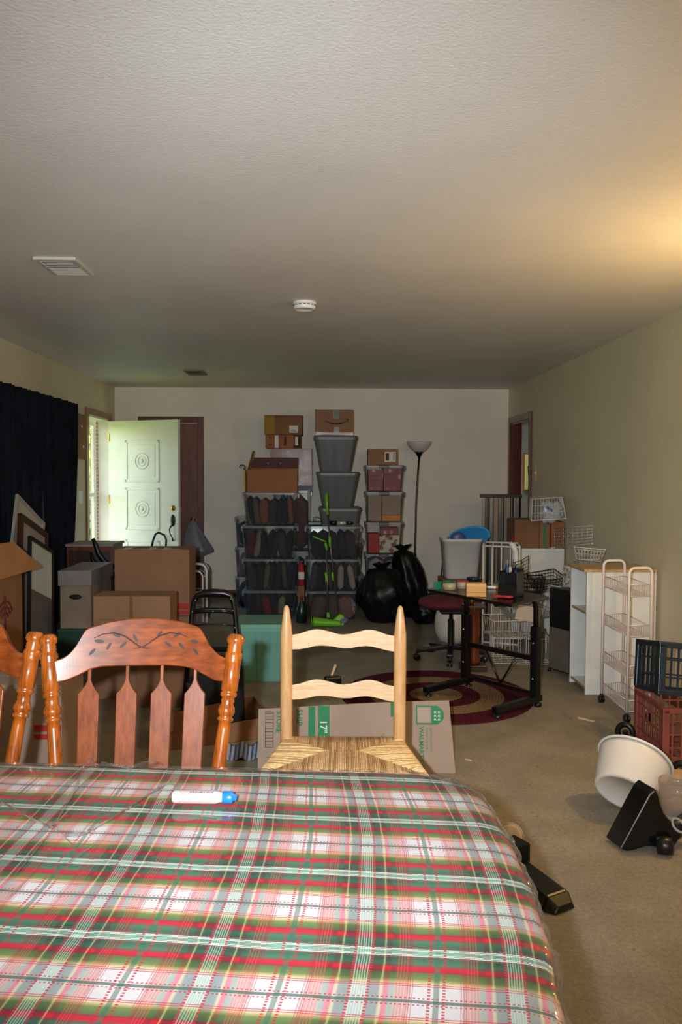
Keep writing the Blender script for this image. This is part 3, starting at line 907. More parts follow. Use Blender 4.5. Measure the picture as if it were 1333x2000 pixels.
for i, (x0_, s_, tt) in enumerate(((.036, .0062, 'WASHABLE GLUE'), (.054, .0045, 'Clear / Transparente'))):
    an = R(62 - i * 36)
    v = Vector((0, math.sin(an) * -0 + math.cos(an), math.sin(an)))
    yy = -PR * math.cos(R(62 - i * 36)) - 0.0008; zz = z0 + PR * math.sin(an)
    d_ = Vector((0, -math.cos(an), math.sin(an)))
    v = Vector((0, math.sin(an), math.cos(an)))
    o3 = Vector((X_(x0_), 0, z0)) + d_ * (PR + 0.0008) - v * s_ * 0.3
    RM = Matrix.Translation(pen.location) @ pen.rotation_euler.to_matrix().to_4x4()
    text(tt, pen, 'print', m_ink, RM @ o3, RM.to_3x3() @ Vector((1, 0, 0)), RM.to_3x3() @ v, s_)

# ------------------------------------------------------------------ oak chairs
def oak_chair(label, loc, rz):
    t = thing('carved_oak_chair', label, 'chair', loc, rz, 'carved oak dining chairs')
    W_ = dict(world=False)
    K = 0.001394
    def zz(py): return (1.41 - (py - 931) * K - 0.44) / 0.977
    V = Vector((0, 0.214, 0.977)); O = Vector((0, 0, 0.44)); U = Vector((1, 0, 0))
    prof = [(0, .012), (.003, .019), (.012, .0245), (.022, .0245), (.030, .0185), (.034, .0212), (.038, .019), (.042, .0215), (.046, .019), (.053, .023), (.062, .0245),
            (.070, .0218), (.0735, .0232), (.077, .0212), (.11, .0225), (.150, .0225), (.154, .0185), (.158, .022), (.165, .0225), (.170, .0165), (.178, .0185), (.186, .0162),
            (.195, .021), (.205, .0238), (.214, .021), (.219, .0165), (.224, .022), (.229, .022), (.233, .0165), (.25, .0168), (.34, .0188), (.46, .019), (.553, .017)]
    for s in (-1, 1):
        top = Vector((s * 0.256, 0.118, 0.979)); bot = Vector((s * 0.19, 0.0, 0.44))
        ax_ = (bot - top)
        MB().lathe([(r_, h_ * ax_.length / .553) for h_, r_ in prof], top, 24, axis=ax_).build('back_post', m_oak, t, **W_)
    # crest rail
    tp = [(-.232, 1290), (-.207, 1283), (-.19, 1273), (-.176, 1258), (-.163, 1240), (-.155, 1231), (-.143, 1226), (-.118, 1221), (-.08, 1214), (-.045, 1210), (0, 1209), (.045, 1210),
          (.08, 1213), (.118, 1219), (.145, 1225), (.158, 1231), (.168, 1243), (.18, 1258), (.195, 1271), (.21, 1280), (.234, 1288)]
    bt = [(-.232, 1331), (-.2, 1327), (-.17, 1318), (-.14, 1306), (-.11, 1301), (-.07, 1300), (.07, 1299), (.11, 1301), (.14, 1306), (.17, 1317), (.2, 1328), (.234, 1330)]
    def itp(tab, x):
        for (x0, y0), (x1, y1) in zip(tab, tab[1:]):
            if x <= x1 + 1e-9: return y0 + (y1 - y0) * (x - x0) / (x1 - x0)
        return tab[-1][1]
    bow = lambda a: -0.030 * (1 - (a / .24) ** 2) - 0.006
    xs_ = [-.232 + .466 * i / 60 for i in range(61)]
    MB().strip([(x, zz(itp(tp, x))) for x in xs_], [(x, zz(itp(bt, x))) for x in xs_], O, U, V, bow, 0.020).build('crest_rail', m_oakflat, t, bevel=0.003, **W_)
    # carved sprigs
    D = U.cross(V).normalized()
    cv = MB()
    def onface(px, py, lift=0.0202):
        a = (px - 279) * K
        return O + U * a + V * zz(py) + D * (bow(a) + lift)
    for sgn in (-1, 1):
        P_ = [(258, 1267), (270, 1266), (282, 1262), (295, 1253), (310, 1243), (330, 1237), (350, 1239), (368, 1247)]
        if sgn < 0: P_ = [(278 * 2 - x - 4, y) for x, y in P_]
        cv.tube([onface(x, y) for x, y in P_], [0.0006, .0014, .0016, .0018, .0018, .0018, .0014, .0007], 6)
    leaves = [(227, 1242, 20), (310, 1240, -55), (193, 1253, 5), (196, 1253, 5), (182, 1273, -48), (213, 1262, -60), (240, 1260, -42), (263, 1247, 58),
              (345, 1241, -35), (328, 1259, 35), (354, 1262, 50), (380, 1254, 10), (383, 1273, 50)]
    for lx, ly, an in leaves:
        a_ = R(an); pts = []
        for k in range(12):
            q = 2 * math.pi * k / 12
            l_, w_ = 8.5 * math.cos(q), 3.0 * math.sin(q) * (1 if abs(math.cos(q)) < .9 else .6)
            pts.append(onface(lx + l_ * math.cos(a_) - w_ * math.sin(a_), ly + l_ * math.sin(a_) + w_ * math.cos(a_), 0.0208))
        cv.add(pts, [tuple(range(12))])
    cv.build('carving', m_carve, t, label='dark carved leafy sprigs', fix=False, **W_)
    # splats
    for cx in (-.142, -.042, .052, .144):
        o_ = []
        zt, zs, zb = zz(1296), zz(1352), 0.02
        bx = cx * 0.94
        left = [(-.0045, zt), (-.0045, zz(1326)), (-.009, zz(1334)), (-.018, zz(1344)), (-.028, zs)]
        pts = [(cx + a, z) for a, z in left] + [(bx - .0255, zb)] + [(bx + .0255, zb)] + [(cx - a, z) for a, z in reversed(left)]
        MB().prism(pts, O + D * (bow(cx) + 0.003), U, V, D * 0.012, bend=None).build('splat', m_oaksplat, t, bevel=0.002, **W_)
    # seat and legs
    def seatf(u, v):
        a = (u - 0.5) * 2; b = (v - 0.5) * 2
        rr = max(abs(a), abs(b)); 
        hx = 0.225 + 0.02 * (1 - v); 
        return Vector((a * hx, -0.2 + b * 0.215, 0.455 - 0.012 * (1 - a * a) * (1 - b * b)))
    sm = MB().grid(seatf, 16, 16); o_ = sm.build('seat', m_oak, t, fix=False, **W_)
    md = o_.modifiers.new('s', 'SOLIDIFY'); md.thickness = 0.035; md.offset = -1
    MB().b2((-0.19, -0.39, 0.40), (0.19, -0.37, 0.43)).b2((-0.19, -0.01, 0.40), (0.19, 0.01, 0.43)).build('apron', m_oak, t, **W_)
    for sx in (-1, 1):
        for fy, ty in ((-0.36, -0.40), (-0.02, 0.05)):
            a0 = Vector((sx * .215, ty, 0.0)); a1 = Vector((sx * .18, fy, .43)); ax_ = a1 - a0
            MB().lathe([(.012, 0), (.015, .03), (.013, .08), (.021, .16), (.014, .2), (.022, .27), (.02, .36), (.016, .43)], a0, 16, axis=ax_).build('leg', m_oak, t, **W_)
    for s in (-1, 1):
        MB().rod((s * .203, -.385, .17), (s * .203, .032, .17), .009, 10).build('stretcher', m_oak, t, **W_)
    MB().rod((-.203, -.18, .17), (.203, -.18, .17), .009, 10).build('stretcher', m_oak, t, **W_)
    return t
oak_chair('carved oak chair whose whole back shows at the far side of the table', (-0.487, 2.13, 0), R(0.5))
oak_chair('carved oak chair cut off by the left edge, one post and crest end showing', (-1.050, 2.18, 0), R(-2.0))

# ------------------------------------------------------------------ ladder-back chair with rush seat
def ladder_chair():
    cx, cy = 0.0795, 3.0
    t = thing('ladder_back_chair', 'pale birch ladder-back chair with woven rush seat behind the table', 'chair', (cx, cy, 0), R(-1.5))
    W_ = dict(world=False)
    hb = 0.208
    for s in (-1, 1):
        zt = 0.94
        prof = [(.016, 0), (.020, .02), (.0225, .12), (.0225, .6), (.0228, .80), (.0222, .835), (.018, .872), (.013, .91), (.0092, .932), (.005, .939), (0, .9405)]
        MB().lathe(prof, (s * hb, 0, 0), 24).build('back_post', m_lightpine, t, **W_)
        MB().lathe([(.016, 0), (.021, .03), (.0225, .2), (.0225, .43), (.014, .445), (0, .447)], (s * 0.262, -0.37, 0), 20).build('front_leg', m_lightpine, t, **W_)
    K = 3.0 / 1614
    def slat(dy):
        pxs = [573, 590, 605, 620, 632, 650, 662, 672, 686, 700, 715, 727, 740, 752, 765, 771]
        top = [1243, 1240, 1235, 1232, 1233, 1238, 1242, 1243, 1241, 1237, 1233, 1233, 1236, 1241, 1243.5, 1243.5]
        bot = [1271.5, 1271.5, 1269, 1265.5, 1265, 1266.5, 1269, 1270.5, 1270, 1267, 1265.5, 1266.5, 1269.5, 1272.5, 1275, 1275]
        u = [(p - 672) * K for p in pxs]
        sc2 = (hb - 0.012) / max(abs(u[0]), abs(u[-1]))
        n = 46
        def ip(tab, x):
            for i in range(len(pxs) - 1):
                if pxs[i] <= x <= pxs[i + 1]:
                    f_ = (x - pxs[i]) / (pxs[i + 1] - pxs[i]); f_ = f_
                    return tab[i] + (tab[i + 1] - tab[i]) * f_
            return tab[-1]
        T_, B_ = [], []
        for i in range(n + 1):
            px = 573 + 198 * i / n
            a = (px - 672) * K * (0.193 / (99 * K))
            T_.append((a, 1.41 - (ip(top, px) + dy - 931) * K)); B_.append((a, 1.41 - (ip(bot, px) + dy - 931) * K))
        return MB().strip(T_, B_, (0, 0, 0), (1, 0, 0), (0, 0, 1), lambda a: -0.016 * (1 - (a / .2) ** 2) - 0.004, 0.009)
    slat(0).build('back_slat', m_pineslat, t, bevel=0.0025, **W_)
    slat(100).build('back_slat', m_pineslat, t, bevel=0.0025, **W_)
    # rails that carry the rush
    zs = 0.443
    A, B = Vector((-hb, -0.0, zs)), Vector((hb, 0, zs)); C_, D_ = Vector((0.268, -0.37, zs)), Vector((-0.268, -0.37, zs))
    for p, q in ((A, B), (B, C_), (C_, D_), (D_, A)):
        MB().rod(p, q, 0.009, 10).build('seat_rail', m_lightpine, t, **W_)
    for z in (0.16, 0.27):
        MB().rod((-hb, 0, z), (-.268, -.37, z), .008, 8).build('stretcher', m_lightpine, t, **W_)
        MB().rod((hb, 0, z), (.268, -.37, z), .008, 8).build('stretcher', m_lightpine, t, **W_)
    MB().rod((-.268, -.37, .22), (.268, -.37, .22), .008, 8).build('stretcher', m_lightpine, t, **W_)
    MB().rod((-hb, 0, .2), (hb, 0, .2), .008, 8).build('stretcher', m_lightpine, t, **W_)
    cen1, cen2 = Vector((-0.055, -0.165, zs + 0.012)), Vector((0.055, -0.165, zs + 0.012))
    rnd = random.Random(4)
    rush = MB()
    def cords(P0, P1, Q0, Q1, n, mi):
        for i in range(n):
            f_ = (i + 0.5) / n
            a = P0.lerp(P1, f_); b = Q0.lerp(Q1, f_)
            r_ = 0.0030 * rnd.uniform(.85, 1.15)
            up = Vector((0, 0, .010)); out = (a - b).normalized()
            dn = Vector((0, 0, -0.004))
            rush.tube([a + out * .010 + dn, a + out * .006 + up * .8, a + up * 1.05, a.lerp(b, .5) + up * .9 + Vector((0, 0, rnd.uniform(-.001, .001))), b + up * .2], r_, 6, mi=mi if rnd.random() < .75 else 2, cap=False)
    # each triangle: cords run from rail to the diagonals
    def tri(P0, P1, c0, c1, n, mi):
        # direction perpendicular to the rail; end on diagonal P0-c0, plateau c0-c1, diagonal c1-P1
        rail = (P1 - P0); L_ = rail.length; rd = rail.normalized()
        for i in range(n):
            s_ = L_ * (i + 0.5) / n
            a = P0 + rd * s_
            t0 = (c0 - P0).dot(rd); t1 = (c1 - P0).dot(rd)
            if s_ < t0: e = P0.lerp(c0, s_ / t0)
            elif s_ > t1: e = P1.lerp(c1, (L_ - s_) / (L_ - t1))
            else: e = c0.lerp(c1, (s_ - t0) / max(1e-6, t1 - t0))
            up = Vector((0, 0, .011)); out = (a - e); out = out.normalized() if out.length > 1e-4 else Vector((0, 0, 1))
            r_ = 0.0029 * rnd.uniform(.85, 1.15)
            m_ = mi if rnd.random() < .7 else 2
            rush.tube([a + out * .011 - Vector((0, 0, .006)), a + out * .009 + Vector((0, 0, .004)), a + up * .95, a.lerp(e, .5) + up * .8 + Vector((0, 0, rnd.uniform(-.001, .001))), e + up * .3], r_, 6, mi=m_, cap=False)
    tri(A, B, cen1, cen2, 72, 1)
    tri(D_, C_, cen1, cen2, 92, 1)
    tri(D_, A, cen1, cen1, 64, 0)
    tri(C_, B, cen2, cen2, 64, 0)
    rush.prism([(-hb, 0.006), (hb, 0.006), (.27, -.374), (-.27, -.374)], (0, 0, zs - 0.006), (1, 0, 0), (0, 1, 0), (0, 0, 0.010), mi=0)
    rush.build('rush_seat', [M('rush_gold', (232, 194, 138), 0.75, var=.14, vs=70), M('rush_tan', (216, 178, 130), 0.75, var=.14, vs=70), M('rush_brown', (184, 142, 92), 0.75, var=.14, vs=70)], t, kind='stuff', fix=False, **W_)
    return t
ladder_chair()
# ------------------------------------------------------------------ cartons
def carton(label, x0, x1, y0, y1, z0, z1, m, name='cardboard_box', cat='cardboard box', group=None, rz=0, flaps=True, tape=None, lift=0.004):
    c = Vector(((x0 + x1) / 2, (y0 + y1) / 2, z0))
    t = thing(name, label, cat, c, rz, group)
    hx, hy, h = (x1 - x0) / 2, (y1 - y0) / 2, z1 - z0
    W_ = dict(world=False)
    MB().b2((-hx, -hy, 0), (hx, hy, h - 0.005)).build('body', m, t, bevel=0.003, **W_)
    if flaps:
        g = 0.002
        MB().b2((-hx, -hy, h - 0.005), (hx, -g, h)).build('flap', m, t, bevel=0.001, **W_)
        MB().b2((-hx, g, h - 0.005), (hx, hy, h)).build('flap', m, t, bevel=0.001, **W_)
    if tape:
        MB().b2((-hx - 0.0015, -0.025, h - 0.06), (hx + 0.0015, 0.025, h + 0.001)).build('tape', tape, t, **W_)
    return t
def face_box(t, a, b, m, name, label=None, th=0.0012):
    """a flat print or label on a box's front face; a,b world corners (x,z) at y"""
    return MB().b2((a[0], a[1] - th, a[2]), (b[0], a[1] + 0.0002, b[2])).build(name, m, t, label=label)

# flattened store-brand carton standing behind the ladder-back chair
Yw = 3.96
wb = thing('flattened_carton', 'large pale cardboard sheet with green print standing behind the ladder-back chair', 'cardboard', (0.16, Yw, 0))
A_, B_, C2, D2 = atY(507, 1376, Yw), atY(877, 1363, Yw - 0.03), atY(887, 1508, Yw - 0.10), atY(507, 1506, Yw - 0.06)
A_.z, B_.z = 0.302, 0.335
bot = [(A_.x, 0.0), (0.636, 0.0)]
top = [(A_.x, A_.z), (-0.02, .312), (0.2, .322), (0.45, .33), (B_.x, B_.z)]
sheet = MB()
n = 24
vs = []
LEAN = 0.18
def sp_(x, z, off=0.0):
    return Vector((x, Yw - 0.10 + z * LEAN + 0.012 * math.sin(x * 5) - off, z))
def topz(x):
    return .302 + (.335 - .302) * (x - A_.x) / (B_.x - A_.x)
for i in range(n + 1):
    x = A_.x + (B_.x - A_.x) * i / n
    xb = A_.x + (0.640 - A_.x) * i / n
    for th in (0, -0.008):
        vs += [sp_(xb, 0.001, th), sp_(x, topz(x), th)]
fs = []
for i in range(n):
    a = i * 4; b = a + 4
    fs += [(a, b, b + 1, a + 1), (a + 2, a + 3, b + 3, b + 2), (a + 1, b + 1, b + 3, a + 3), (a, a + 2, b + 2, b)]
fs += [(0, 1, 3, 2), (n * 4, n * 4 + 2, n * 4 + 3, n * 4 + 1)]
sheet.add(vs, fs).build('sheet', m_cardg, wb)
def pq(mb, x0, z0, x1, z1, mi=0, off=0.0018):
    n_ = 6; v_ = []
    for i in range(n_ + 1):
        x = x0 + (x1 - x0) * i / n_
        v_ += [sp_(x, z0, off), sp_(x, z1, off)]
    mb.add(v_, [(2 * i, 2 * i + 2, 2 * i + 3, 2 * i + 1) for i in range(n_)], mi)
    return mb
def wx(px): return atY(px, 1420, Yw - 0.05).x
def wz(py): return atY(700, py, Yw - 0.06).z
gp = MB()
pq(gp, wx(603), 0.004, wx(616), topz(wx(610)) - 0.001); pq(gp, wx(622), 0.004, wx(644), topz(wx(630)) - 0.001)
gp.build('green_stripe', m_green, wb, fix=False)
# barcode-like box
bc = MB()
x0, x1, z0_, z1_ = wx(519), wx(535), wz(1455), wz(1388)
t_ = 0.002
pq(bc, x0, z0_, x1, z0_ + t_); pq(bc, x0, z1_ - t_, x1, z1_); pq(bc, x0, z0_, x0 + t_, z1_); pq(bc, x1 - t_, z0_, x1, z1_)
for k in range(11):
    z = z0_ + 0.012 + (z1_ - z0_ - 0.024) * k / 10
    pq(bc, x0, z, x1, z + (0.0028 if k % 3 else 0.0014))
bc.build('print', m_inkbrown, wb, fix=False)
# rounded green tag outline (its printed square code is left blank)
tg = MB()
tx0, tx1, tz0, tz1 = wx(813), wx(856), wz(1416), wz(1381)
pq(tg, tx0, tz0, tx1, tz0 + .006); pq(tg, tx0, tz1 - .006, tx1, tz1); pq(tg, tx0, tz0, tx0 + .006, tz1)
pq(tg, wx(843), tz0 + .004, wx(855), tz1 - .004)
hd = [(wx(855), tz0 + .002), (wx(863), tz0 + .016), (wx(867), tz0 + .028), (wx(867), tz1 - .028), (wx(863), tz1 - .016), (wx(855), tz1 - .002)]
tg.add([sp_(x, z, .0018) for x, z in hd], [tuple(range(6))])
tg.build('green_tag_print', m_green, wb, fix=False)
hb_ = MB()
for k in range(5):
    xx = wx(848) + k * .0065
    for j in range(3): pq(hb_, xx, tz0 + .018 + j * .017, xx + .003, tz0 + .027 + j * .017, off=.0026)
hb_.build('print', m_paleprint, wb, fix=False)
pq(MB(), tx0 + .008, tz0 + .010, wx(840), tz1 - .010, off=.0022).build('blank_square', M('pale_tan_print', (172, 154, 140), 0.85, var=.02), wb, fix=False)
dn = (Vector((0, LEAN, 1)).normalized())
pq(MB(), wx(764), wz(1402), wx(770), wz(1374)).build('green_stripe', m_green, wb, fix=False)
def wtext(s, px, py, size, m, nm='lettering', bold=0.0):
    p = sp_(wx(px), wz(py), 0.0035)
    return text(s, wb, nm, m, p, -dn, (1, 0, 0), size, bold=bold)
wtext('WALMART.COM', 819, 1420, .030, m_green, bold=.0006)
wtext('THANK YOU FOR', 832, 1421, .013, m_green)
wtext('SHOPPING WITH US', 840, 1421, .013, m_green)
wtext('17" x 11"', 626, 1406, .046, m_paleprint, bold=.001)
wtext('STORE', 541, 1388, .034, m_green, bold=.001)
wtext('SHIP', 580, 1385, .040, m_green, bold=.0006)
wtext('FOR', 746, 1432, .018, m_green)
wtext('11', 520, 1470, .03, m_green)

# open, low carton with papers behind it
ob = thing('open_carton', 'open brown cardboard box with blue-striped papers, half behind the printed cardboard sheet', 'cardboard box', (-0.5, 4.4, 0))
p1, p2 = Vector((-0.80, 4.2, 0)), Vector((-0.27, 4.42, 0))
uu = (p2 - p1).normalized(); vv = Vector((-uu.y, uu.x, 0)) * 0.30
def wallq(a, b, h0, h1, name='side'):
    d_ = (b - a).normalized(); nrm = Vector((-d_.y, d_.x, 0)) * 0.005
    MB().add([a, b, b + Vector((0, 0, h1)), a + Vector((0, 0, h0)), a + nrm, b + nrm, b + nrm + Vector((0, 0, h1)), a + nrm + Vector((0, 0, h0))],
             [(0, 1, 2, 3), (4, 7, 6, 5), (0, 4, 5, 1), (3, 2, 6, 7), (0, 3, 7, 4), (1, 5, 6, 2)]).build(name, m_cardd, ob)
wallq(p1, p2, 0.085, 0.115); wallq(p1 + vv, p2 + vv, 0.10, 0.15); wallq(p1, p1 + vv, .085, .10); wallq(p2, p2 + vv, .115, .15)
MB().add([p1, p2, p2 + vv, p1 + vv], [(0, 1, 2, 3)]).build('base', m_cardin, ob, solid=.004)
def papermat():
    m, nt, N, L, P = new_mat('blue_striped_paper')
    wv = N.new('ShaderNodeTexWave'); wv.inputs['Scale'].default_value = 14; wv.inputs['Distortion'].default_value = 1
    L.new(objco(nt), wv.inputs['Vector'])
    L.new(ramp(nt, wv.outputs['Fac'], [(0.45, (150, 156, 172)), (0.8, (66, 76, 112))]), P.inputs['Base Color'])
    return m
mpap = papermat()
for k, (px, py, w_, r_) in enumerate(((455, 1478, .13, .1), (497, 1472, .11, -.2))):
    c = atY(px, py, 4.10)
    c.z = 0.035 + .012 * k
    t = thing('paper_bundle', ('blue striped paper sheet before the open carton, beside the oak chair post' if k == 0 else 'crumpled blue striped paper just left of the printed cardboard sheet'), 'paper', (c.x, c.y, 0))
    def pf(u, v): return Vector((c.x + (u - .5) * w_, c.y + (v - .5) * .1, .006 + .05 * v + .012 * math.sin(u * 9 + k * 2)))
    MB().grid(pf, 14, 8).build('sheet', mpap, t, fix=False, solid=.0015)

# ------------------------------------------------------------------ boxes at the left
t = carton('tallest brown cardboard box, yellow tape on top, in front of the open white door', -1.577, -1.01, 6.3, 6.63, 0, .85, m_card, 'large_cardboard_box', flaps=True)
mb = MB()
for x in (-1.52, -1.33, -1.22): mb.b2((x, 6.30, .851), (x + .05, 6.46, .853))
mb.b2((-1.56, 6.33, .8505), (-1.08, 6.36, .852))
mb.build('tape', M('yellow_masking_tape', (206, 196, 130), 0.5), t)
for z0, z1 in ((.437, .392), (.382, .355)):
    face_box(t, (-1.13, 6.3, z1), (-1.012, 6.3, z0), m_red, 'red_stripe')
face_box(t, (-1.13, 6.3, .338), (-1.012, 6.3, .345), m_ink, 'print')
t = carton('medium brown cardboard box taped shut, in front of the tallest box', -1.437, -.955, 5.2, 5.44, 0, .655, m_card, flaps=True)
MB().b2((-1.21, 5.1985, .42), (-1.19, 5.2, .654)).build('tape', m_cleartape, t)
face_box(t, (-1.40, 5.2, .50), (-1.30, 5.2, .512), m_cardd, 'print')
t = carton('brown box with two red bands low at its right corner, behind the oak posts', -1.62, -1.185, 3.75, 4.1, 0, .46, m_cardg)
face_box(t, (-1.31, 3.75, .245), (-1.187, 3.75, .275), m_red, 'red_stripe'); face_box(t, (-1.31, 3.75, .208), (-1.187, 3.75, .232), m_red, 'red_stripe')
t = carton('plain brown carton seen between the splats of the oak chair', -1.13, -.82, 5.0, 5.17, 0, .36, m_cardd)
# grey-lidded file box, on a green tray
t = thing('file_box', 'tan file box with a grey lid, left of the medium taped box', 'file box', (-1.85, 6.5, 0))
MB().b2((-1.965, 6.22, 0.26), (-1.735, 6.82, .60)).build('body', M('tan_file_board', (140, 122, 104), 0.8), t, bevel=.003)
MB().b2((-1.975, 6.2, .585), (-1.725, 6.84, .70)).build('lid', M('grey_lid_board', (128, 124, 124), 0.5, var=.1), t, bevel=.004)
MB().lathe([(0.036, 0), (.036, .001), (0, .001)], (-1.85, 6.22, .50), 20, axis=(0, -1, 0), sx=1.3, sy=.55).build('hand_hole', m_ink, t)
t = thing('storage_tray', 'dark green tray box under the grey-lidded file box', 'tray', (-1.85, 6.5, 0))
MB().b2((-1.98, 6.2, 0), (-1.72, 6.84, .258)).build('body', M('dark_green_plastic', (34, 64, 52), 0.5), t, bevel=.006)
MB().b2((-1.985, 6.19, .235), (-1.715, 6.85, .259)).build('rim', M('dark_green_rim', (40, 74, 60), 0.5), t, bevel=.003)
# wooden chest by the curtain
t = thing('wooden_chest', 'dark reddish wooden chest with a pale top by the foot of the navy curtain', 'chest', (-2.12, 7.5, 0))
MB().b2((-2.26, 7.35, 0), (-1.86, 7.75, .78)).build('body', m_redwood, t, bevel=.004)
MB().b2((-2.27, 7.34, .781), (-1.85, 7.77, .805)).build('lid', M('pale_grey_top', (140, 132, 116), 0.6), t, bevel=.003)
for z in (.25, .5, .75): MB().b2((-2.24, 7.342, z - .22), (-2.06, 7.35, z)).build('drawer', m_darkwood, t, bevel=.002)
MB().b2((-2.04, 7.342, .03), (-1.88, 7.35, .74)).build('door', M('bluish_dark_paint', (50, 50, 58), .5), t, bevel=.002)
# black folded walker/luggage arm
t = thing('folded_stroller', 'black folded stroller with a padded handle in front of the storm door', 'stroller', (-1.78, 7.1, 0))
pts = [atY(x, y, 7.1) for x, y in ((181, 1052), (187, 1064), (193, 1082), (206, 1098), (224, 1112))]
MB().tube(pts, [.016, .022, .024, .03, .034], 10).build('handle', m_dark, t)
pts = [atY(x, y, 7.12) for x, y in ((177, 1078), (181, 1094), (192, 1108), (215, 1112))]
MB().tube(pts, [.012, .02, .03, .03], 10).build('frame', m_blackmetal, t)
MB().box((-1.70, 7.13, .45), (.30, .24, .22), (R(12), 0, 0)).build('seat', m_blackmatt, t, bevel=.03)
for s in (-1, 1):
    MB().lathe([(.08, -.015), (.095, -.01), (.095, .01), (.08, .015)], (-1.70 + s * .14, 7.1, .095), 20, axis=(1, 0, 0)).build('wheel', m_dark, t)
    MB().rod((-1.70 + s * .14, 7.1, .095), (-1.70 + s * .11, 7.13, .36), .01, 8).build('leg', m_blackmetal, t)
# open box at the left edge with raised flap
t = thing('open_cardboard_box', 'tall dark cardboard box with one big raised flap at the left edge', 'cardboard box', (-1.95, 4.3, 0))
MB().b2((-2.23, 3.9, .43), (-1.67, 4.62, .445)).b2((-1.68, 3.9, .43), (-1.67, 4.62, .87)).b2((-2.23, 3.9, .43), (-2.22, 4.62, .87)).b2((-2.22, 3.9, .43), (-1.68, 3.91, .87)).b2((-2.22, 4.61, .43), (-1.68, 4.62, .87)).build('body', m_cardd, t)
a, b, c, d = Vector((-1.672, 3.95, .872)), Vector((-1.60, 4.74, .888)), Vector((-1.66, 4.47, 1.055)), Vector((-1.70, 3.95, 1.06))
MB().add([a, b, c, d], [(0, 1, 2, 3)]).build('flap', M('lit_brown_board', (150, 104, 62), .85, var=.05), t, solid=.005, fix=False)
e_, f_ = Vector((-1.668, 4.2, .80)), Vector((-1.668, 4.5, .80))
mb = MB()
for k in range(3): mb.tube(arc((-1.666, 4.36, .64), .05 + .03 * k, .4, 2.6, 10, (0, 1, 0)), .004, 5)
mb.tube([(-1.666, 4.36, .5), (-1.666, 4.36, .78)], .006, 5)
mb.build('print', M('dark_red_print', (96, 30, 20), .8), t)
carton('lower dark brown carton under the box with the raised flap', -2.22, -1.66, 3.92, 4.6, 0, .428, m_cardd)
# carton in front with rounded glint seen lower left
# framed pictures leaning in a row
def frame_pic(label, TL, TR, h, thick, mf, mp, mat_w=0.05, fw=.03, leanx=.12, inner=None):
    u = (TR - TL); W = u.length; u.normalize()
    dvec = Vector((leanx, 0, -1)); dvec -= u * dvec.dot(u); dvec.normalize()
    n = u.cross(dvec).normalized()
    t = thing('picture_frame', label, 'picture frame', (TL.x, TL.y, 0), group=None)
    mb = MB()
    def q(a0, b0, a1, b1, o0, o1, m_, nm):
        vs_ = [TL + u * a + dvec * b + n * o for o in (o0, o1) for a, b in ((a0, b0), (a1, b0), (a1, b1), (a0, b1))]
        return MB().add(vs_, [(0, 1, 2, 3), (7, 6, 5, 4), (0, 4, 5, 1), (1, 5, 6, 2), (2, 6, 7, 3), (3, 7, 4, 0)])
    fr = MB()
    for a0, b0, a1, b1 in ((0, 0, W, fw), (0, h - fw, W, h), (0, fw, fw, h - fw), (W - fw, fw, W, h - fw)):
        s_ = q(a0, b0, a1, b1, -thick, thick, None, '')
        fr.add(s_.v, s_.f)
    fr.build('frame', mf, t)
    q(fw, fw, W - fw, h - fw, -thick * .3, thick * .3, None, '').build('backing', mp, t)
    if inner:
        q(fw + mat_w, fw + mat_w, W - fw - mat_w, h * inner[0], -thick * .5, thick * .5, None, '').build('picture', inner[1], t)
    q(fw * .9, fw * .9, W - fw * .9, h - fw * .9, thick * .75, thick * .8, None, '').build('pane', m_glass, t)
    return t
m_matte = M('pale_grey_mat', (176, 172, 164), .6, var=.05); m_pinkmat = M('dusty_pink_mat', (150, 132, 124), .7, var=.05)
frame_pic('tallest leaning frame with a pale mat, farthest back of the three at left', atX(33, 965, -2.1), atX(86, 1022, -2.05), 1.15, .010, M('pale_silver_frame', (160, 154, 144), .4), m_matte, fw=.03)
frame_pic('dark frame with a pinkish mat, middle one of the three leaning frames', atX(38, 1002, -1.99), atX(92, 1042, -1.95), 1.05, .012, m_darkwood, m_pinkmat, fw=.045)
frame_pic('slim black frame with a pale picture above dark, nearest of the three leaning frames', atX(57, 1046, -1.87), atX(103, 1076, -1.84), .95, .010, m_dark, M('dim_grey_photo', (92, 88, 86), .5, var=.2), mat_w=.01, fw=.02, inner=(.36, M('pale_green_grey_print', (176, 184, 178), .4, var=.04)))
# bag with loop handle behind the tall box
t = thing('tote_bag', 'dark tote bag with a stiff loop handle standing behind the tallest box', 'bag', (-1.45, 7.0, 0))
c = atY(312, 1052, 7.0)
MB().tube([atY(x, y, 7.0) for x, y in ((296, 1072), (299, 1056), (304, 1043), (310, 1040), (321, 1045), (325, 1054), (324, 1072))], .009, 8).build('handle', m_dark, t)
MB().box((-1.38, 7.0, .39), (.34, .22, .78), top=(.75, .5)).build('body', m_blackmatt, t, bevel=.03)
# plastic bag on the closet knob
t = thing('plastic_bag', 'limp grey plastic bag hanging from the closet door knob', 'bag', (-1.50, 9.6, .5))
kx = -1.51
def bagf(u, v):
    a = 2 * math.pi * u
    w_ = .02 + .155 * min(1, (1 - v) * 1.25) ** .8
    r_ = 1 + .12 * math.sin(5 * a + 4 * v) + .06 * math.sin(11 * a)
    if v < .12: w_ *= .35 + v * 5.4
    return Vector((kx + .01 + math.cos(a) * w_ * r_ + .05 * (1 - v), YB - 0.045 + min(0.03, .085 * math.sin(a) * w_ / .17) - .04, .895 - .42 * (1 - v) ))
MB().grid(bagf, 40, 16).build('body', clear('grey_bag_film', (128, 130, 138), .75, .4), t, fix=False)
MB().tube([(kx + .01, YB - .07, .885), (kx + .02, YB - .05, .93), (kx - .005, YB - .02, .905)], .004, 6).build('handle', m_whitewire, t)
